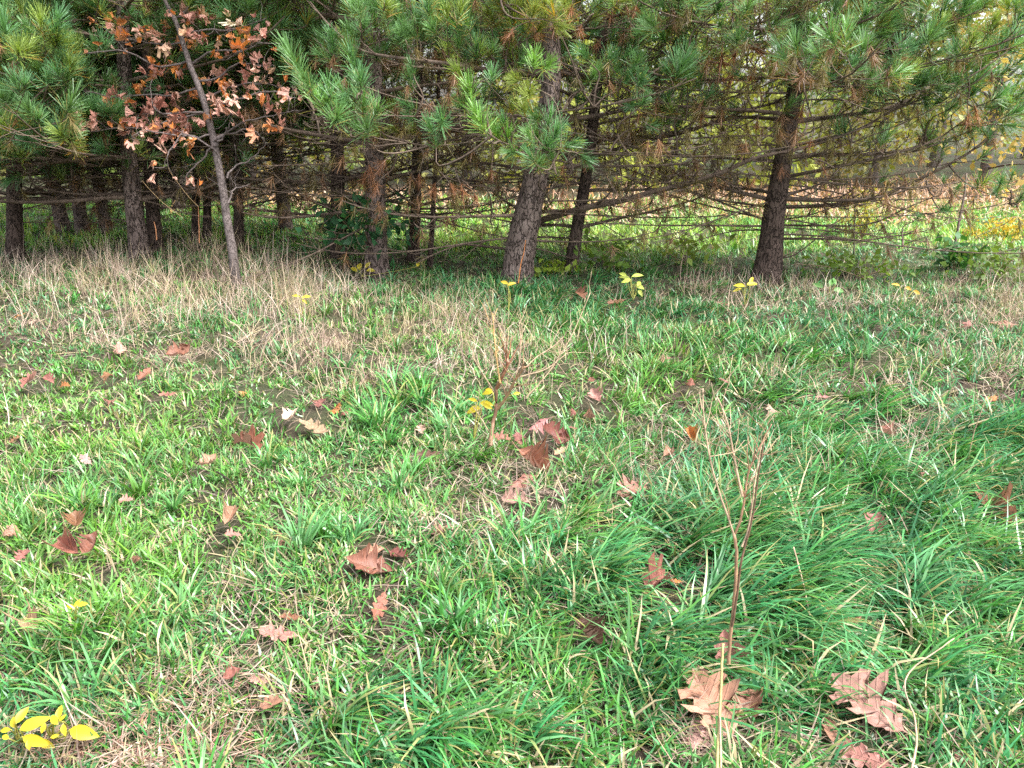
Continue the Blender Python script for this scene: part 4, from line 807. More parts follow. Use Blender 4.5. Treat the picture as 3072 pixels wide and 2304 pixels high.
side_pine('slim dark pine leaning right just behind the thick middle pine', [(1710, 815, 40), (1724, 730, 37), (1737, 648, 36), (1752, 570, 34), (1771, 441, 33), (1786, 311, 32), (1800, 150, 29), (1812, 0, 27)], 10, lambda e: np.clip((e[2] - 1.5) * 1.0, 0, .6), 2.0, .45, 2.4, 5, .3, lambda az, h: toward_cam(az, .9), 20,
          (), [([(1760, 445, 7.5), (1791, 422, 7.3), (1874, 410, 7.1), (1957, 378, 6.9), (2040, 300, 6.6)], .022, few)], dead_p=.14)
side_pine('thin pine trunk directly behind the oak sapling, left one of two', [(584, 745, 24), (588, 600, 22), (590, 450, 20), (592, 200, 18), (592, 0, 17)], 11, liveL, 1.5, .6, 2.6, 4, .4, lambda az, h: toward_cam(az, .9), 10)
side_pine('thin pine trunk close to the left side of the oak sapling', [(622, 745, 26), (622, 600, 23), (624, 450, 21), (626, 200, 19), (628, 0, 18)], 12, liveL, 1.5, .6, 2.6, 4, .4, lambda az, h: toward_cam(az, .9), 10)
side_pine('dark thin pine trunk just right of the oak sapling', [(716, 760, 32), (716, 640, 29), (714, 500, 27), (712, 300, 25), (710, 0, 22)], 13, lambda e: np.clip((e[2] - 1.1) * 1.4, 0, .8), 1.7, .5, 2.5, 5, .35, lambda az, h: toward_cam(az, .9), 20)

# ---- pines further back: three kinds, copied as whole things
def copy_tree(o, parent=None):
    c = o.copy(); COL.objects.link(c); c.parent = parent
    for ch in list(o.children): copy_tree(ch, c)
    return c
def back_pine(label, seed, loc, s, lowlive):
    r = np.random.default_rng(seed)
    pts = np.array([[0, 0, -.05], [.03, 0, 1.], [.0, .05, 2.5], [.02, 0, 4.5], [0, 0, 6.2]]); rad = np.array([.085, .078, .065, .04, .012])
    root = empty('pine_tree', (0, 0, 0), label, 'pine tree', 'pines in the rows behind')
    link('trunk', trunk_mesh(pts, rad, seed, (0, 0, 0), 50, 12), M_bark, root)
    B = random_branches(r, pts, rad, .5, 3.2, lambda e: np.clip((e[2] - lowlive) * 1.2, 0, .9), 1.7, per=5, step=.42, fine=.8, dead_p=.05)
    B += crown_branches(r, pts, rad, 3.3, 5.0, 1.3)
    mw = MB(); tf = []
    for b in B:
        for (p_, rd, k) in b.tubes: mw.tube(p_, rd, 3, cap=False)
        tf += b.tufts
    c = link('branches', mw.mesh('back_branches'), M_twig, root, kind='stuff')
    mn = MB(); bake_tufts(mn, tf, r)
    link('needles', mn.mesh('back_needles'), M_needle, c, kind='stuff')
    root.location = Vector(loc); root.scale = (s,) * 3; root.rotation_euler = (0, 0, seed)
    return root
bp1 = back_pine('slender back pine seen left of the leftmost thick trunks', 41, G(192, 690), 1.0, 1.05)
bp2 = back_pine('back pine with bare lower limbs, between the sapling and the black trunk', 42, G(860, 700), .95, 1.1)
BACK = [(bp1, 249, 700, .9, 'thin back pine, second from the left in the gap'), (bp1, 320, 695, .85, 'thin back pine leaning right beside the grey left pine'),
        (bp1, -160, 690, 1.1, 'back pine mostly outside the left edge'), 
        (bp1, 540, 630, 1.1, 'far back pine behind the double left trunks'),
        (bp1, 700, 605, 1.15, 'far back pine behind the oak sapling')
        ]
for i, (src, x, y, s, lab) in enumerate(BACK):
    c = copy_tree(src); g = G(x, y); c.location = Vector(g); c.scale = (s,) * 3; c.rotation_euler = (0, 0, 1.7 * i + .4); c['label'] = lab

# ------------------------------------------------------------------ leaves
OAK_R = [(.012, 0.), (.09, .05), (.17, .11), (.15, .16), (.18, .19), (.29, .21), (.33, .30), (.26, .32), (.20, .37), (.22, .41), (.37, .43), (.44, .54), (.35, .55), (.22, .61), (.22, .65), (.33, .69), (.36, .80), (.25, .79), (.15, .84), (.15, .90), (.06, .94), (.0, 1.0)]
def oak_mesh(seed, curl, cup, twist, jag=.03, cols=2, slim=1.0):
    r = np.random.default_rng(seed)
    V = []; T = []
    ns = len(OAK_R)
    for side in (-1, 1):
        mar = np.array(OAK_R) + r.normal(0, jag, (ns, 2)) * np.array([1, .5]); mar[0] = OAK_R[0]; mar[-1] = OAK_R[-1]
        mar[:, 0] = np.maximum(mar[:, 0], .004) * slim * r.uniform(.88, 1.1)
        mid = np.clip(mar[:, 1] - .45 * mar[:, 0], 0, 1); mid = np.maximum.accumulate(mid); mid[-1] = 1
        o = len(V)
        for i in range(ns):
            for c in range(cols + 1):
                f = c / cols
                V.append([side * mar[i, 0] * f, mid[i] * (1 - f) + mar[i, 1] * f, 0])
        w = cols + 1
        for i in range(ns - 1):
            for c in range(cols):
                a = o + i * w + c; q = [a, a + 1, a + w + 1, a + w]
                if side < 0: q = q[::-1]
                T += [[q[0], q[1], q[2]], [q[0], q[2], q[3]]]
    V = np.array(V)
    n0 = len(V)
    pet = np.array([[-.010, 0, 0], [.010, 0, 0], [-.006, -.12, .01], [.006, -.12, .01], [-.006, -.24, .035], [.006, -.24, .035]])
    V = np.concatenate([V, pet]); T += [[n0, n0 + 2, n0 + 1], [n0 + 1, n0 + 2, n0 + 3], [n0 + 2, n0 + 4, n0 + 3], [n0 + 3, n0 + 4, n0 + 5]]
    V[:, 1] -= .45
    x, y = V[:, 0].copy(), V[:, 1].copy()
    ph = r.uniform(0, 6, 3)
    ang = curl * y                                            # bend along the midrib
    z = cup * (np.abs(x) ** 1.4) * 2.2 + .05 * np.sin(9 * y + ph[0]) * np.abs(x) * 3 + .035 * np.sin(13 * x + 7 * y + ph[1]) + twist * x * y * 1.6
    if abs(curl) > .05:
        R0 = 1 / curl; yy = (R0 - z) * np.sin(ang); zz = R0 - (R0 - z) * np.cos(ang)
    else: yy, zz = y, z
    V = np.stack([x * (1 - .35 * abs(cup) * np.abs(x) * 2), yy, zz], -1)
    m = fast_mesh('oak_leaf', V, np.array(T)); m.materials.append(M_oak); return m
LEAF_FLAT = [oak_mesh(s, c, u, t) for s, c, u, t in ((1, .5, .25, .2), (2, -.7, .45, .5), (3, 1.0, -.4, -.5), (4, .4, .55, .6), (5, -.6, -.5, -.6), (6, 1.3, .5, .4))]
LEAF_CURL = [oak_mesh(s, c, u, t) for s, c, u, t in ((11, 1.6, .7, .5), (12, -1.8, .9, -.5), (13, 1.2, 1.1, .2), (14, 2.3, .5, -.6))]
LEAF_SLIM = [oak_mesh(s, c, u, t, .02, 2, .55) for s, c, u, t in ((21, .5, .2, .2), (22, 1.0, .5, -.3))]
LEAF_TREE = [oak_mesh(s, c, u, t, .04, 1, sl) for s, c, u, t, sl in ((31, 2.4, 1.3, .8, .85), (32, -2.2, 1.4, -.9, .85), (33, 3.4, .9, 1.2, .75), (34, 1.4, 1.6, -1.2, .75), (35, -3.2, 1.0, .8, .85), (36, 1.0, .7, .5, .9))]
TONE = {'r': (.30, .125, .09), 'R': (.23, .085, .06), 'p': (.44, .215, .165), 'P': (.54, .32, .24), 't': (.52, .33, .20), 'T': (.62, .46, .33), 'b': (.26, .12, .065), 'd': (.11, .055, .035), 'o': (.52, .20, .06), 'O': (.62, .22, .05)}
def ovate_mesh(seed, slim=.36, fold=.35, curl=.6):
    ys = np.array([0, .12, .3, .5, .7, .88, 1.]); ws = np.array([.02, .55, .95, 1, .78, .38, .0]) * slim
    V = []; T = []
    for i, (y, w) in enumerate(zip(ys, ws)): V += [[-w, y, w * fold - curl * .3 * y * y], [0, y, -curl * .3 * y * y], [w, y, w * fold - curl * .3 * y * y]]
    for i in range(len(ys) - 1):
        a = i * 3; T += [[a, a + 1, a + 4], [a, a + 4, a + 3], [a + 1, a + 2, a + 5], [a + 1, a + 5, a + 4]]
    V = np.array(V); C = np.ones((len(V), 3)); C[1::3] = .82
    m = fast_mesh('leaf_blade', V, np.array(T), C); m.materials.append(M_green); return m
OVATE = [ovate_mesh(1, .26), ovate_mesh(2, .22, .5, .2), ovate_mesh(3, .30, .3, .9)]

rl = np.random.default_rng(77)
for (x, y, w, tone, shp, lab) in F_:
    g = G(x, y); z = proj(g)[2][0]
    pool = {'F': LEAF_FLAT, 'B': LEAF_FLAT[:1], 'V': LEAF_FLAT, 'S': LEAF_SLIM, 'C': LEAF_CURL}[shp]
    o = bpy.data.objects.new('oak_leaf', pool[rl.integers(0, len(pool))]); COL.objects.link(o)
    s = w * z / FPX / (.86 if shp != 'S' else .9) * (.84 if y < 1260 else 1)
    yaw = rl.uniform(0, 6.28)
    if shp == 'S': yaw = math.pi / 2 + rl.normal(0, .45)
    if shp == 'V': yaw = .1
    if shp == 'B': yaw = rl.uniform(.6, 1.2)
    nrm = unit([rl.normal(0, .25), -.28 + rl.normal(0, .18), 1.0]) if shp != 'V' else unit([.1, -1.6, 1])
    lift = .012 + .010 * z ** .5 + .016 * (shp in 'CV') + .02 * (shp in 'BV')
    q = Vector(nrm).to_track_quat('Z', 'Y') @ Quaternion((0, 0, 1), yaw)
    o.rotation_mode = 'QUATERNION'; o.rotation_quaternion = q
    o.location = Vector(P(x, y, z - lift / max(.2, (sp + (y - 1152) / FPX * cp))))
    o.scale = (s,) * 3
    c = np.array(TONE[tone]) * rl.uniform(.72, 1.1) * np.array([1, rl.uniform(.88, 1.08), rl.uniform(.88, 1.12)]); o.color = (*[float(k) for k in c], 1)
    o['label'] = lab; o['category'] = 'leaf'; o['group'] = 'fallen oak leaves on the grass'

# ------------------------------------------------------------------ oak sapling
zs = 6.55
SP = [(702, 800), (700, 778), (695, 736), (679, 648), (669, 570), (656, 498), (643, 430), (622, 337), (596, 259), (570, 197), (550, 130), (529, 67), (493, 0), (470, -80), (455, -180)]
SW = [40, 38, 36, 34, 33, 31, 30, 27, 25, 23, 21, 19, 17, 15, 12]
sp_pts = np.array([P(x, y, zs - .02 * i) for i, (x, y) in enumerate(SP)]); sp_rad = np.array([w * zs / FPX / 2 * .70 for w in SW])
foot = sp_pts[0].copy()
sp_pts = np.concatenate([[[foot[0] + .01, foot[1], float(gz(foot[0], foot[1])) - .03]], sp_pts]); sp_rad = np.r_[sp_rad[0] * 1.05, sp_rad]
oak = empty('oak_sapling', sp_pts[0], 'slim grey oak sapling with curled russet leaves in front of the pines', 'oak sapling')
link('trunk', trunk_mesh(sp_pts, sp_rad, 91, sp_pts[0], 110, 14), M_oakbark, oak)
CL = [(600, 150, 3, 'T'), (570, 220, 2, 'P'), (650, 280, 2, 'o'), (690, 180, 4, 'p'), (760, 200, 3, 'o'), (850, 150, 3, 'R'), (790, 290, 3, 'O'), (930, 240, 6, 'P'), (1000, 360, 4, 'O'), (980, 420, 5, 'o'), (900, 410, 4, 'r'),
      (1050, 60, 5, 'p'), (1100, 100, 3, 'r'), (1160, 140, 4, 'p'), (1200, 210, 5, 'p'), (1090, 190, 2, 'O'), (1300, 230, 2, 'O'), (1330, 290, 2, 'O'), (1230, 120, 3, 't'), (1440, 140, 4, 'T'), (1530, 120, 2, 'R'), (1590, 240, 3, 'p'), (1490, 250, 2, 'O'),
      (1480, 300, 3, 'r'), (1390, 340, 4, 'p'), (1490, 370, 4, 'p'), (1560, 390, 3, 't'), (1280, 440, 3, 'r'), (1110, 460, 2, 'O'), (1190, 420, 1, 'O'), (1320, 500, 6, 'P'), (1380, 580, 6, 'P'), (1290, 600, 5, 'p'), (1460, 470, 4, 'p'),
      (1540, 480, 3, 'P'), (1610, 510, 4, 'P'), (1600, 580, 2, 'o'), (1700, 560, 4, 'p'), (1720, 630, 3, 'r'), (1410, 690, 2, 'P'), (1650, 680, 2, 'r'), (1480, 770, 4, 'o'), (820, 500, 3, 'o'), (920, 540, 5, 'r'), (1000, 560, 4, 'o'), (940, 620, 5, 'R'),
      (1010, 640, 4, 'r'), (640, 560, 3, 'r'), (690, 640, 3, 'p'), (760, 600, 3, 'r'), (780, 660, 4, 'p'), (1130, 680, 4, 'R'), (1230, 700, 3, 'r'), (400, 690, 3, 'p'), (500, 720, 6, 'P'), (540, 690, 2, 'p'), (650, 730, 4, 'p'), (760, 770, 3, 'o'),
      (830, 720, 3, 'r'), (850, 780, 4, 'P'), (920, 740, 6, 'p'), (960, 780, 6, 'P'), (1040, 760, 5, 'r'), (1060, 820, 4, 'o'), (1090, 770, 2, 'p'), (990, 950, 2, 'P'), (1110, 1070, 3, 'P')]
ro = np.random.default_rng(9); scz = 1024 / 1975
# limbs: each starts on the trunk and passes several leaf clusters
LIMBS = [[(1060, 250), (930, 260), (760, 230), (600, 170), (560, 210)], [(1090, 350), (900, 400), (820, 330), (700, 280), (400, 330)], [(1150, 510), (1000, 560), (850, 540), (660, 570), (300, 485)], [(1190, 650), (1000, 690), (870, 740), (650, 740), (500, 780), (420, 700)],
         [(1230, 780), (1100, 790), (960, 780), (840, 750), (760, 790)], [(1210, 700), (1290, 600), (1390, 570), (1560, 520), (1720, 570)], [(1240, 820), (1400, 700), (1550, 680), (1700, 640)], [(1100, 380), (1230, 290), (1380, 300), (1500, 250), (1620, 250)],
         [(1040, 200), (1180, 170), (1330, 180), (1450, 140), (1540, 110)], [(1010, 110), (1060, 80), (1090, 40)], [(1140, 470), (1260, 450), (1400, 360), (1560, 390)], [(1170, 560), (1320, 510), (1460, 470), (1620, 510)], [(1250, 850), (1330, 720), (1340, 650)],
         [(1310, 1030), (1360, 950), (1420, 940), (1480, 900), (1540, 830)], [(1240, 840), (1090, 1000), (1050, 1060), (1120, 1090)], [(1330, 1170), (1340, 1100), (1400, 1080), (1450, 1060)], [(1200, 650), (900, 660), (870, 560), (880, 460)], [(1260, 880), (1160, 810), (1050, 760), (960, 930)], [(1240, 800), (1440, 740), (1500, 770), (1530, 830)]]
limb_pts = []
for li, L in enumerate(LIMBS):
    dz = ro.uniform(-.35, .25)
    pts = [P(x * scz, y * scz, zs - .15 + dz * (i / (len(L) - 1))) for i, (x, y) in enumerate(L)]
    mn = smooth_poly(pts, 14) + ro.normal(0, .006, (14, 3)); limb_pts.append(mn)
allL = np.concatenate(limb_pts); own = np.repeat(np.arange(len(limb_pts)), 14)
tw_of = [[] for _ in limb_pts]
leaves = []
for (x, y, n, tone) in CL:
    c = P(x * scz, y * scz, zs - .2 + ro.uniform(-.15, .15))
    d = np.linalg.norm((allL - c) * np.array([1, .3, 1]), axis=1); i = int(np.argmin(d)); q = allL[i]
    c[1] = q[1] + ro.uniform(-.12, .12)
    tw = smooth_poly([q, (q + c) / 2 + ro.normal(0, .02, 3), c], 6); tw_of[own[i]].append(tw)
    for _ in range(int(n * 1.35 + .5)):
        leaves.append((c + ro.normal(0, 1, 3) * np.array([.08, .08, .05]), tone if ro.random() < .6 else 'porPoOt'[ro.integers(0, 7)]))
for mn, tws in zip(limb_pts, tw_of):
    mb = MB(); mb.tube(mn, np.linspace(.010, .003, 14), 5)
    for t in tws: mb.tube(t, np.linspace(.0035, .002, len(t)), 3)
    for _ in range(5):
        q = mn[ro.integers(4, 14)]; mb.tube(wander(q, ro.normal(0, 1, 3), ro.uniform(.08, .25), 4, ro, 0, .3, .2), np.linspace(.003, .0015, 5), 3)
    link('limb', mb.mesh('limb', sp_pts[0]), M_oakbark, oak)
for (p, tone) in leaves:
    o = bpy.data.objects.new('leaf', LEAF_TREE[ro.integers(0, 6)]); COL.objects.link(o); o.parent = oak
    o.location = Vector(p - sp_pts[0]); o.rotation_mode = 'QUATERNION'
    d = unit([ro.normal(0, .6), -.6 + ro.normal(0, .5), ro.normal(.1, .6)])
    o.rotation_quaternion = Vector(d).to_track_quat('Z', 'Y') @ Quaternion((0, 0, 1), math.pi + ro.normal(0, .9))
    o.scale = (ro.uniform(.062, .108),) * 3
    c = np.minimum(np.array(TONE[tone]) * ro.uniform(1.0, 1.6), .8); o.color = (*[float(k) for k in c], 1)  # tones raised: sky reflection on the leaves put into their colour

# ------------------------------------------------------------------ weed stalks and sprigs
M_stalk = leafy('dry_stalk', .55, .35, .05, (1, 1, 1), noise=40)
def stalk(name, label, cat, parts, group=None, wisps=0, wlen=1.0, thick=1.0):
    """parts: list of (part name, [(x, y, depth)...], radius0, radius1, colour)"""
    base = P(*parts[0][1][0]); root = empty(name, base, label, cat, group)
    for (pn, px, r0, r1, c) in parts:
        r0, r1 = r0 * thick, r1 * thick
        pts = smooth_poly([P(*q) for q in px], 4 * len(px)); n = len(pts)
        rr = np.linspace(r0, r1, n) * .72 * (1 + .06 * np.sin(np.arange(n) * 2.4))
        mb = MB(); mb.tube(pts + rng.normal(0, r0 * .07, pts.shape), rr, 6, c)
        if pn == 'branch' and wisps:
            for _ in range(wisps):
                q = int(rng.integers(n // 4, n)); dd = unit(pts[min(q + 1, n - 1)] - pts[q - 1]); tw = wander(pts[q], dd + rng.normal(0, .55, 3), rng.uniform(.03, .10) * wlen, 4, rng, 0, .3, .2)
                mb.tube(tw, np.linspace(r0 * .32, r0 * .14, 5), 3, np.asarray(c) * rng.uniform(.8, 1.2))
        link(pn, mb.mesh(pn, base), M_stalk, root)
    return root
BR, DK, PT, YT = (.34, .20, .12), (.15, .085, .055), (.46, .33, .22), (.42, .35, .15)
stalk('dead_stalk', 'tall brown branching dead stalk standing right of the foreground leaf cluster', 'weed stalk', [
    ('stem', [(2186, 1990, 1.93), (2190, 1920, 1.92), (2200, 1830, 1.90), (2208, 1740, 1.89), (2210, 1640, 1.88), (2202, 1600, 1.88)], .0085, .0075, BR),
    ('stem', [(2196, 1880, 1.90), (2212, 1780, 1.88), (2222, 1690, 1.86), (2232, 1650, 1.86), (2252, 1580, 1.85), (2266, 1500, 1.84), (2272, 1440, 1.83), (2285, 1370, 1.82), (2292, 1325, 1.82)], .006, .003, DK),
    ('branch', [(2202, 1605, 1.88), (2180, 1540, 1.87), (2155, 1470, 1.86), (2132, 1390, 1.85), (2118, 1310, 1.84), (2108, 1220, 1.83), (2109, 1165, 1.83)], .0055, .0028, PT),
    ('branch', [(2205, 1600, 1.88), (2222, 1560, 1.87), (2235, 1490, 1.86), (2240, 1440, 1.86), (2250, 1400, 1.85), (2270, 1360, 1.85), (2300, 1300, 1.85), (2315, 1272, 1.85)], .006, .003, BR),
    ('branch', [(2228, 1490, 1.86), (2214, 1430, 1.86), (2200, 1360, 1.86), (2186, 1280, 1.85), (2170, 1230, 1.85), (2150, 1190, 1.85)], .0055, .004, PT),
    ('branch', [(2225, 1640, 1.86), (2240, 1610, 1.86), (2250, 1560, 1.86), (2262, 1470, 1.85), (2268, 1420, 1.85), (2283, 1340, 1.84)], .005, .0028, PT),
    ('twig', [(2248, 1405, 1.85), (2240, 1360, 1.84), (2246, 1310, 1.84)], .003, .0015, BR), ('twig', [(2275, 1350, 1.85), (2265, 1320, 1.84), (2250, 1300, 1.84)], .003, .0015, BR), ('twig', [(2262, 1380, 1.85), (2300, 1360, 1.84), (2320, 1330, 1.84)], .0025, .0015, BR),
    ('twig', [(2190, 1560, 1.87), (2178, 1500, 1.87), (2165, 1470, 1.87)], .0025, .0015, BR), ('twig', [(2146, 1182, 1.85), (2180, 1140, 1.84), (2215, 1095, 1.83)], .002, .0012, PT), ('twig', [(2160, 1240, 1.85), (2175, 1232, 1.85), (2190, 1228, 1.85)], .002, .0012, BR)], wisps=12, wlen=1.5, thick=.74)
stalk('straw_stem', 'upright yellow straw stem in front of the foreground leaf cluster', 'straw stem', [
    ('stem', [(2150, 2330, 1.70), (2156, 2200, 1.74), (2162, 2080, 1.78), (2166, 1980, 1.80), (2170, 1930, 1.81)], .0055, .004, YT), ('stem', [(2164, 2330, 1.70), (2162, 2250, 1.72), (2160, 2150, 1.75)], .0035, .003, PT)])
stalk('dead_weed', 'dead brown forked weed in the middle, above the red leaves', 'dead weed', [
    ('stem', [(1470, 1340, 3.50), (1478, 1270, 3.60), (1488, 1230, 3.58), (1489, 1190, 3.56), (1490, 1160, 3.55)], .010, .007, (.22, .12, .075)),
    ('branch', [(1490, 1165, 3.55), (1505, 1135, 3.5), (1520, 1105, 3.48), (1523, 1080, 3.46)], .008, .005, (.28, .12, .07)), ('branch', [(1490, 1230, 3.58), (1515, 1200, 3.55), (1540, 1150, 3.5), (1560, 1120, 3.48), (1575, 1100, 3.46)], .007, .004, (.30, .18, .10)),
    ('branch', [(1488, 1185, 3.56), (1460, 1140, 3.52), (1435, 1100, 3.5), (1420, 1075, 3.48)], .004, .002, PT), ('branch', [(1523, 1085, 3.46), (1520, 1050, 3.45), (1515, 1010, 3.44), (1480, 950, 3.44)], .003, .0018, PT),
    ('branch', [(1570, 1110, 3.46), (1610, 1070, 3.46), (1660, 1040, 3.46), (1690, 1010, 3.46)], .003, .002, PT), ('branch', [(1560, 1130, 3.5), (1640, 1110, 3.5), (1700, 1060, 3.5)], .003, .002, PT),
    ('branch', [(1545, 1140, 3.5), (1560, 1080, 3.5), (1563, 1020, 3.5), (1556, 960, 3.5)], .0035, .002, PT), ('branch', [(1500, 1150, 3.5), (1490, 1080, 3.5), (1482, 1000, 3.5), (1478, 940, 3.5)], .004, .003, (.50, .30, .12)),
    ('branch', [(1470, 1300, 3.6), (1440, 1250, 3.6), (1420, 1220, 3.6)], .003, .002, PT), ('branch', [(1580, 1190, 3.6), (1620, 1150, 3.6), (1660, 1100, 3.6), (1720, 1000, 3.6), (1770, 880, 3.6)], .003, .0015, PT)], wisps=7, wlen=2.0, thick=1.5)
stalk('bent_straw', 'pale bent straw hooking through the grass at lower right', 'straw stem', [('stem', [(2735, 2310, 1.75), (2752, 2230, 1.8), (2745, 2150, 1.84), (2715, 2080, 1.88), (2712, 2040, 1.9), (2740, 2000, 1.92), (2800, 1960, 1.93), (2862, 1915, 1.95)], .0038, .0022, PT)])
stalk('upright_straw', 'long pale upright straw on the right, above the laid grass', 'straw stem', [('stem', [(2380, 1640, 2.5), (2410, 1750, 2.35), (2430, 1850, 2.25)], .0035, .003, PT)])
stalk('slanting_straw', 'thin pale straw slanting up at the right, by the dead grass mound', 'straw stem', [('stem', [(2900, 1400, 3.3), (2920, 1300, 3.25), (2945, 1230, 3.2), (2960, 1190, 3.2)], .004, .002, PT)])
stalk('black_twig', 'thin black twig lying on the left lawn below a tan leaf', 'twig', [('stem', [(650, 1415, 3.22), (690, 1440, 3.15), (712, 1480, 3.05), (735, 1505, 3.0), (750, 1515, 3.0)], .005, .003, (.03, .02, .015)), ('twig', [(690, 1440, 3.15), (672, 1430, 3.15), (660, 1440, 3.15)], .0035, .002, (.03, .02, .015))])
stalk('orange_vine', 'orange stem with one leaf rising in front of the thick leaning pine', 'vine', [('stem', [(1555, 850, 6.6), (1562, 790, 6.6), (1572, 760, 6.6), (1577, 720, 6.6)], .007, .004, (.50, .18, .05))])
stalk('brown_vine', 'thin orange-brown vine climbing left of the sapling foot', 'vine', [('stem', [(470, 720, 6.9), (468, 690, 6.9), (462, 665, 6.9)], .007, .005, (.42, .18, .08)), ('stem', [(598, 730, 6.9), (597, 680, 6.9), (595, 620, 6.9)], .007, .004, (.42, .18, .08)), ('stem', [(545, 650, 6.8), (490, 610, 6.8), (450, 570, 6.8), (425, 540, 6.8)], .004, .003, (.45, .30, .15)), ('stem', [(595, 620, 6.8), (565, 590, 6.8), (505, 510, 6.8), (502, 480, 6.8)], .004, .003, (.45, .30, .15))])
def sprig(name, label, cat, foot_px, leafs, col, z=None, stemcol=(.35, .33, .08), group=None, var=.15, zoff=0.0):
    """leafs: (x, y, length px, angle deg in the picture, facing)"""
    g = G(*foot_px); zz = z or proj(g)[2][0]
    base = P(foot_px[0], foot_px[1], zz); root = empty(name, base, label, cat, group)
    r = np.random.default_rng(int(foot_px[0] * 7 + foot_px[1]))
    for (x, y, ln, ang) in leafs:
        p = P(x, y, zz + r.uniform(-.05, .03) - zoff); a = R(ang)
        mid = (base + p) / 2 + r.normal(0, .01, 3)
        mb = MB(); mb.tube(smooth_poly([base, mid, p], 6), np.linspace(.0035, .0018, 6), 4, stemcol); link('stem', mb.mesh('stem', base), M_stalk, root)
        o = bpy.data.objects.new('leaf', OVATE[r.integers(0, 3)]); COL.objects.link(o); o.parent = root
        o.location = Vector(p - base)
        # blade axis in the picture plane, tipped towards the sky
        ax_ = unit(np.array([math.cos(a), 0, 0]) + math.sin(a) * np.array([0, .75, .65])); nn = unit(np.array([r.normal(0, .25), -.75, .75 + r.normal(0, .2)]))
        xx = unit(np.cross(ax_, nn)); nn = np.cross(xx, ax_)
        o.rotation_mode = 'QUATERNION'; o.rotation_quaternion = Matrix(np.stack([xx, ax_, nn], 1).tolist()).to_quaternion()
        s = ln * zz / FPX; o.scale = (s * (.72 if ln < 60 else .8), s * (.85 if ln < 60 else 1), s)
        c = np.array(col) * r.uniform(1 - var, 1 + var); o.color = (*[float(k) for k in c], 1)
    return root
YEL_ = (.62, .50, .03)
k = 600 / 2212
def q5(x, y, l, a): return (x * k, 1950 + y * k, l * k, a)
sprig('yellow_seedling', 'bright yellow leafy seedling in the lower left corner', 'seedling', (60, 2225), [q5(180, 810, 210, 70), q5(170, 860, 170, 125), q5(220, 880, 300, 25), q5(120, 880, 150, 185), q5(250, 960, 320, -14), q5(100, 980, 120, 160), q5(300, 1010, 110, -60), q5(440, 1000, 200, -25)], YEL_, zoff=.06)
sprig('yellow_seedling', 'smaller bright yellow seedling right of the corner one', 'seedling', (160, 2215), [q5(640, 770, 180, 95), q5(640, 820, 170, 140), q5(650, 790, 110, 50), q5(700, 820, 140, -70), q5(770, 880, 310, -12), q5(500, 810, 120, -100), q5(560, 970, 100, 20)], YEL_, zoff=.06)
sprig('yellow_sprig', 'yellow leaf pair on a stem beside the dead middle weed', 'sprig', (1420, 1330), [(1440, 1222, 50, 200), (1440, 1208, 48, -10), (1432, 1204, 34, 160), (1450, 1212, 36, -30)], YEL_, group='yellow sprigs in the grass')
sprig('yellow_sprig', 'two yellow leaves behind the dead weed branches', 'sprig', (1488, 1240), [(1480, 1172, 40, 195), (1540, 1182, 26, 10), (1475, 1170, 24, 170)], YEL_, group='yellow sprigs in the grass')
sprig('yellow_sprig', 'tiny yellow sprig in the left foreground grass', 'sprig', (222, 1900), [(224, 1818, 40, 190), (230, 1815, 36, 10), (226, 1820, 30, 80), (224, 1822, 26, -40)], (.75, .55, .03), group='yellow sprigs in the grass')
sprig('yellow_sprig', 'yellow leaf in the dry grass left of the middle', 'sprig', (905, 960), [(905, 893, 34, 10), (900, 890, 30, 170), (908, 897, 26, -50)], (.75, .65, .06), group='yellow sprigs in the grass')
sprig('yellow_sprig', 'orange-yellow leaf in front of the thick leaning pine foot', 'sprig', (1525, 930), [(1522, 856, 34, 20), (1524, 852, 30, 150)], (.75, .5, .05), group='yellow sprigs in the grass')
sprig('yellow_sprig', 'pale green and yellow plant right of the slim leaning pine', 'sprig', (1900, 900), [(1890, 835, 40, 170), (1895, 830, 44, 10), (1892, 838, 34, 200), (1905, 855, 36, -20), (1912, 858, 30, 60), (1880, 828, 30, 150), (1915, 870, 28, -60)], (.55, .62, .12), group='yellow sprigs in the grass', var=.35)
sprig('yellow_sprig', 'yellow sprig in dry stems below the right pine', 'sprig', (2235, 920), [(2235, 858, 40, 175), (2240, 855, 44, 15), (2250, 848, 30, 60), (2225, 866, 34, 200)], (.75, .65, .05), group='yellow sprigs in the grass')
sprig('yellow_sprig', 'orange-yellow sprig in shade right of the right pine', 'sprig', (2700, 930), [(2700, 858, 30, 160), (2715, 862, 26, -20), (2740, 872, 26, -30)], (.65, .40, .05), group='yellow sprigs in the grass')
sprig('yellow_sprig', 'yellow fern-like leaves at the foot of the leafy brown pine', 'sprig', (1085, 830), [(1080, 810, 40, 100), (1095, 805, 34, 60), (1072, 815, 36, 140), (1100, 812, 30, 10), (1252, 800, 26, 80)], (.6, .5, .05), group='yellow sprigs in the grass')
sprig('round_leaf_plant', 'round green leaves in shade below the right pine limbs', 'plant', (2490, 890), [(2470, 862, 40, 150), (2490, 858, 44, 60), (2500, 870, 42, 0), (2480, 875, 40, 220), (2506, 855, 34, 90)], (.16, .36, .10))
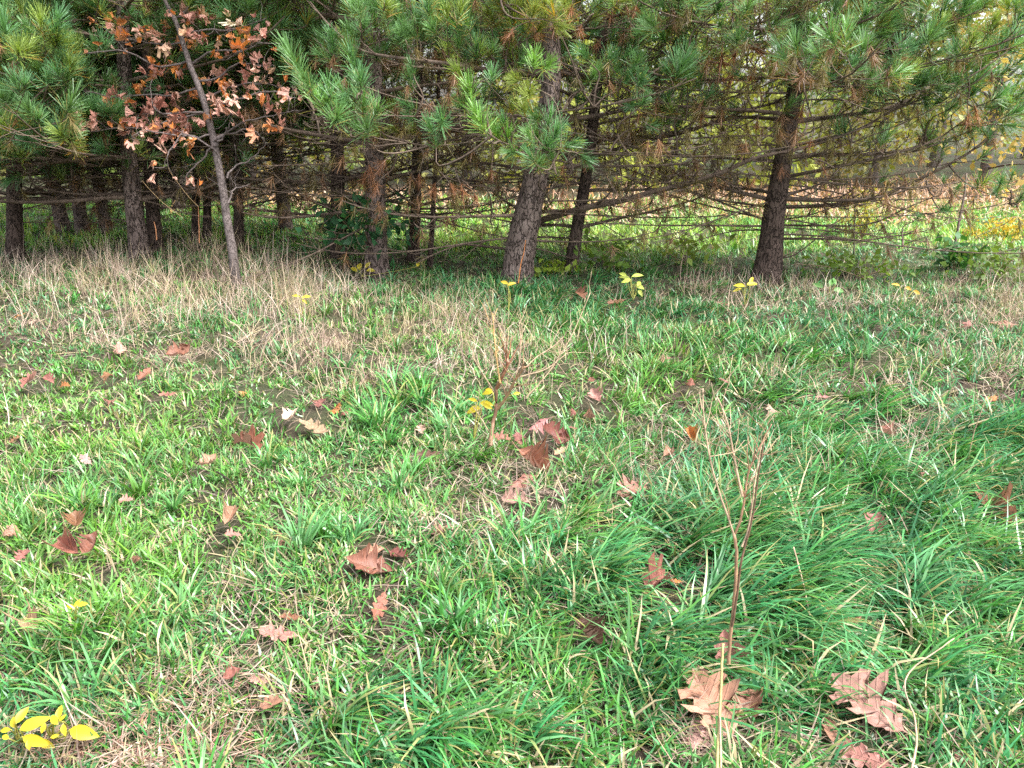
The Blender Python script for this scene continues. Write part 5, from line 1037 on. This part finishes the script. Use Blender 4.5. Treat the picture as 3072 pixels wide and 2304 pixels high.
def bush_px(name, label, cat, cx, cy, wpx, hpx, n, lpx, col, var=.3, group=None, zz=None, stems=7):
    g = G(cx, cy); z = zz or proj(g)[2][0]; base = P(cx, cy, z); root = empty(name, base, label, cat, group)
    r = np.random.default_rng(int(cx + cy)); W_, H_ = wpx * z / FPX / 2, hpx * z / FPX
    mb = MB(); mw = MB(); arr = []
    for i in range(stems):
        tip = base + np.array([r.normal(0, .55) * W_, r.normal(0, .5) * W_, H_ * r.uniform(.6, 1)])
        tw = smooth_poly([base + r.normal(0, .02, 3) * np.array([1, 1, 0]), (base + tip) / 2 + r.normal(0, .03, 3), tip], 7); mw.tube(tw, np.linspace(.006, .002, 7), 4, (.25, .18, .10))
    V0 = np.array([[0, 0, 0], [-.3, .45, .08], [.3, .45, .08], [0, 1, -.1]]); T0 = np.array([[0, 2, 1], [1, 2, 3]])
    P0 = np.stack([r.normal(0, .5, n) * W_, r.normal(0, .5, n) * W_, H_ * np.clip(r.beta(2.2, 1.6, n), .02, 1.1)], -1) + base
    for p in P0:
        q = np.array(Quaternion(Vector(r.normal(0, 1, 3)).normalized(), r.uniform(0, 6.28)).to_matrix()); s = lpx * z / FPX * r.uniform(.6, 1.3)
        mb.add((V0 * s) @ q.T + p, T0, np.array(col) * r.uniform(1 - var, 1 + var))
    link('stems', mw.mesh('stems', base), M_stalk, root); link('foliage', mb.mesh('foliage', base), M_green, root, kind='stuff')
    return root
bush_px('ivy_plant', 'dark green leafy creeper around the mid brown pine trunk', 'creeper', 1120, 770, 260, 190, 240, 34, (.035, .12, .045), zz=7.25)
bush_px('ivy_plant', 'dark green leaves at the foot of the black pine trunk', 'creeper', 1020, 750, 90, 140, 90, 32, (.035, .12, .045), zz=7.6)
bush_px('low_shrub', 'small dark green shrub at the foot of the thin right stem', 'shrub', 2866, 815, 150, 90, 120, 34, (.05, .16, .04))
bush_px('low_shrub', 'yellow-green low plants under the right pine limbs', 'shrub', 2580, 830, 260, 60, 200, 24, (.16, .26, .04))
bush_px('low_shrub', 'yellow-green weeds beside the slim leaning pine foot', 'shrub', 1830, 815, 200, 100, 130, 28, (.14, .24, .04))
bush_px('low_shrub', 'yellow-green weeds right of the thick leaning pine foot', 'shrub', 1660, 830, 120, 50, 90, 24, (.20, .28, .03))
bush_px('low_shrub', 'yellow weed tuft left of the right pine foot', 'shrub', 2050, 800, 180, 90, 100, 26, (.22, .30, .06))
bush_px('low_shrub', 'tangled green weeds near the right edge behind the dry grass', 'shrub', 2980, 850, 260, 110, 220, 26, (.14, .22, .05))
bush_px('yellow_bush', 'golden yellow bush on the far grass at the right edge', 'bush', 3010, 745, 150, 90, 520, 11, (.55, .40, .06), zz=9.2)
bush_px('yellow_bush', 'pale yellow sapling bush behind the right pine limbs', 'bush', 2566, 775, 130, 210, 460, 13, (.40, .36, .07), zz=9.5)
bush_px('yellow_bush', 'small golden weed left of the golden bush', 'bush', 2905, 735, 60, 50, 120, 11, (.50, .38, .06), zz=9.3)
stalk('thin_sapling', 'thin bare leaning sapling stem right of the right pine', 'sapling', [('stem', [(2855, 790, 8.0), (2870, 710, 8.0), (2878, 664, 8.0), (2893, 586, 8.0), (2900, 520, 8.0)], .022, .012, (.13, .09, .07)),
    ('branch', [(2885, 640, 8.0), (2920, 600, 8.0), (2950, 590, 8.0)], .008, .004, (.13, .09, .07)), ('branch', [(2890, 600, 8.0), (2850, 570, 8.0), (2830, 530, 8.0)], .008, .004, (.13, .09, .07))])
stalk('thin_sapling', 'dark thin upright stem in the gap right of the right pine', 'sapling', [('stem', [(2561, 790, 7.9), (2563, 700, 7.9), (2566, 622, 7.9), (2556, 570, 7.9), (2542, 520, 7.9)], .010, .006, (.07, .05, .04))])

# ------------------------------------------------------------------ beyond the pines
mb = MB()
FARB = [(2500, 625, 900, 55, 1), (1750, 640, 350, 40, .8), (1100, 620, 400, 40, .6), (3000, 560, 300, 40, .9)]
PNK = np.array([[.56, .36, .26], [.52, .29, .18], [.62, .46, .34], [.58, .34, .12], [.42, .26, .17]])
mb.add(*straw(30000, 10.6, 17, -.4, FARB, .06, .30, .022, 1.0, .8, PNK, 1.0, 3))
link('dead_bracken', mb.mesh('dead_bracken'), M_straw, kind='stuff', label='pinkish brown dead bracken and leaf litter beyond the far grass', cat='bracken')
def far_tree(label, x, y, H, Wd, n, col, lsz, low, seed, trunk=True):
    g = G(x, y); r = np.random.default_rng(seed); root = empty('far_tree', g, label, 'tree', 'autumn trees beyond the far grass')
    pts = np.array([[0, 0, -.1], [r.normal(0, .1), 0, H * .35], [r.normal(0, .2), 0, H * .7], [0, 0, H * .95]])
    link('trunk', trunk_mesh(pts, np.array([.09, .07, .05, .02]) * H / 5, seed, (0, 0, 0), 24, 8), M_oakbark, root)
    nc = 46; cc = np.stack([r.normal(0, .42, nc) * Wd, r.normal(0, .42, nc) * Wd, low + (H - low) * r.random(nc)], -1)
    tw = MB()
    for c in cc[::3]: tw.tube(smooth_poly([[0, 0, max(.2, c[2] * .6)], c * np.array([.5, .5, .9]), c], 5), np.linspace(.03, .008, 5), 3)
    link('limbs', tw.mesh('far_limbs'), M_oakbark, root, kind='stuff')
    i = r.integers(0, nc, n); p = cc[i] + r.normal(0, 1, (n, 3)) * np.array([.30, .30, .22]) * Wd * .55
    p[:, 2] = np.maximum(p[:, 2], .08)
    a = r.normal(0, 1, (n, 3)); a /= np.linalg.norm(a, axis=1)[:, None]; b = np.cross(a, r.normal(0, 1, (n, 3))); b /= np.linalg.norm(b, axis=1)[:, None]
    s = lsz * r.uniform(.6, 1.3, (n, 1))
    V = np.stack([p - a * s, p - b * s * .55, p + b * s * .55, p + a * s], 1).reshape(-1, 3)
    T = ((np.arange(n) * 4)[:, None, None] + np.array([[0, 1, 2], [1, 3, 2]])[None]).reshape(-1, 3)
    cl = np.array(col)[None] * r.uniform(.75, 1.25, (nc, 1))[i] * r.uniform(.8, 1.2, (n, 1))
    link('crown', fast_mesh('far_crown', V, T, np.repeat(cl, 4, 0)), M_green, root, kind='stuff')
    return root
YG, OL, GO, GN = (.40, .44, .09), (.34, .33, .12), (.52, .38, .13), (.24, .34, .08)
FT = [(2000, 560, 5, 2.2, YG, 'pale yellow-green tree showing between the two large pines'), (2300, 545, 6, 2.6, YG, 'yellow-green tree directly behind the right pine trunk'), (2620, 550, 5.5, 2.4, OL, 'olive tree behind the right pine limbs'),
      (2950, 555, 6, 2.6, GO, 'tan and gold tree at the right edge'), (3300, 540, 6, 2.8, OL, 'olive tree just beyond the right picture edge'), (1700, 550, 6, 2.5, YG, 'yellow-green tree behind the slim leaning pine'), (1400, 540, 6, 2.4, OL, 'olive tree glimpsed left of the thick leaning pine'),
      (1100, 540, 6, 2.4, GN, 'green tree far behind the leafy brown trunk'), (760, 540, 6, 2.5, GO, 'golden tree glimpsed right of the oak sapling'), (420, 530, 6.5, 2.6, GN, 'green tree far behind the left pines'), (80, 530, 6.5, 2.6, OL, 'olive tree far behind the left picture edge'),
      (2150, 500, 8, 3.5, GN, 'tall green tree in the far line, left of the right pine'), (2800, 500, 8, 3.6, YG, 'tall yellow-green tree in the far line at right'), (3350, 500, 8, 3.6, GN, 'tall green tree in the far line outside the right edge'), (1550, 495, 8, 3.6, OL, 'tall olive tree in the far line behind the middle'),
      (900, 495, 8, 3.6, YG, 'tall yellow-green tree in the far line left of the middle'), (250, 495, 8, 3.6, GN, 'tall green tree in the far line at left'), (-350, 500, 8, 3.6, OL, 'tall olive tree in the far line outside the left edge'),
      (2480, 470, 9, 4.2, OL, 'tallest far tree right of the right pine trunk'), (1850, 470, 9, 4.2, YG, 'tallest far tree between the two large pines'), (3080, 475, 9, 4.2, GN, 'tallest far tree at the right edge')]
for i, (x, y, H, Wd, c, lab) in enumerate(FT): far_tree(lab, x, y, H, Wd, 3800, c, .060 + .003 * H, .25, 600 + i)
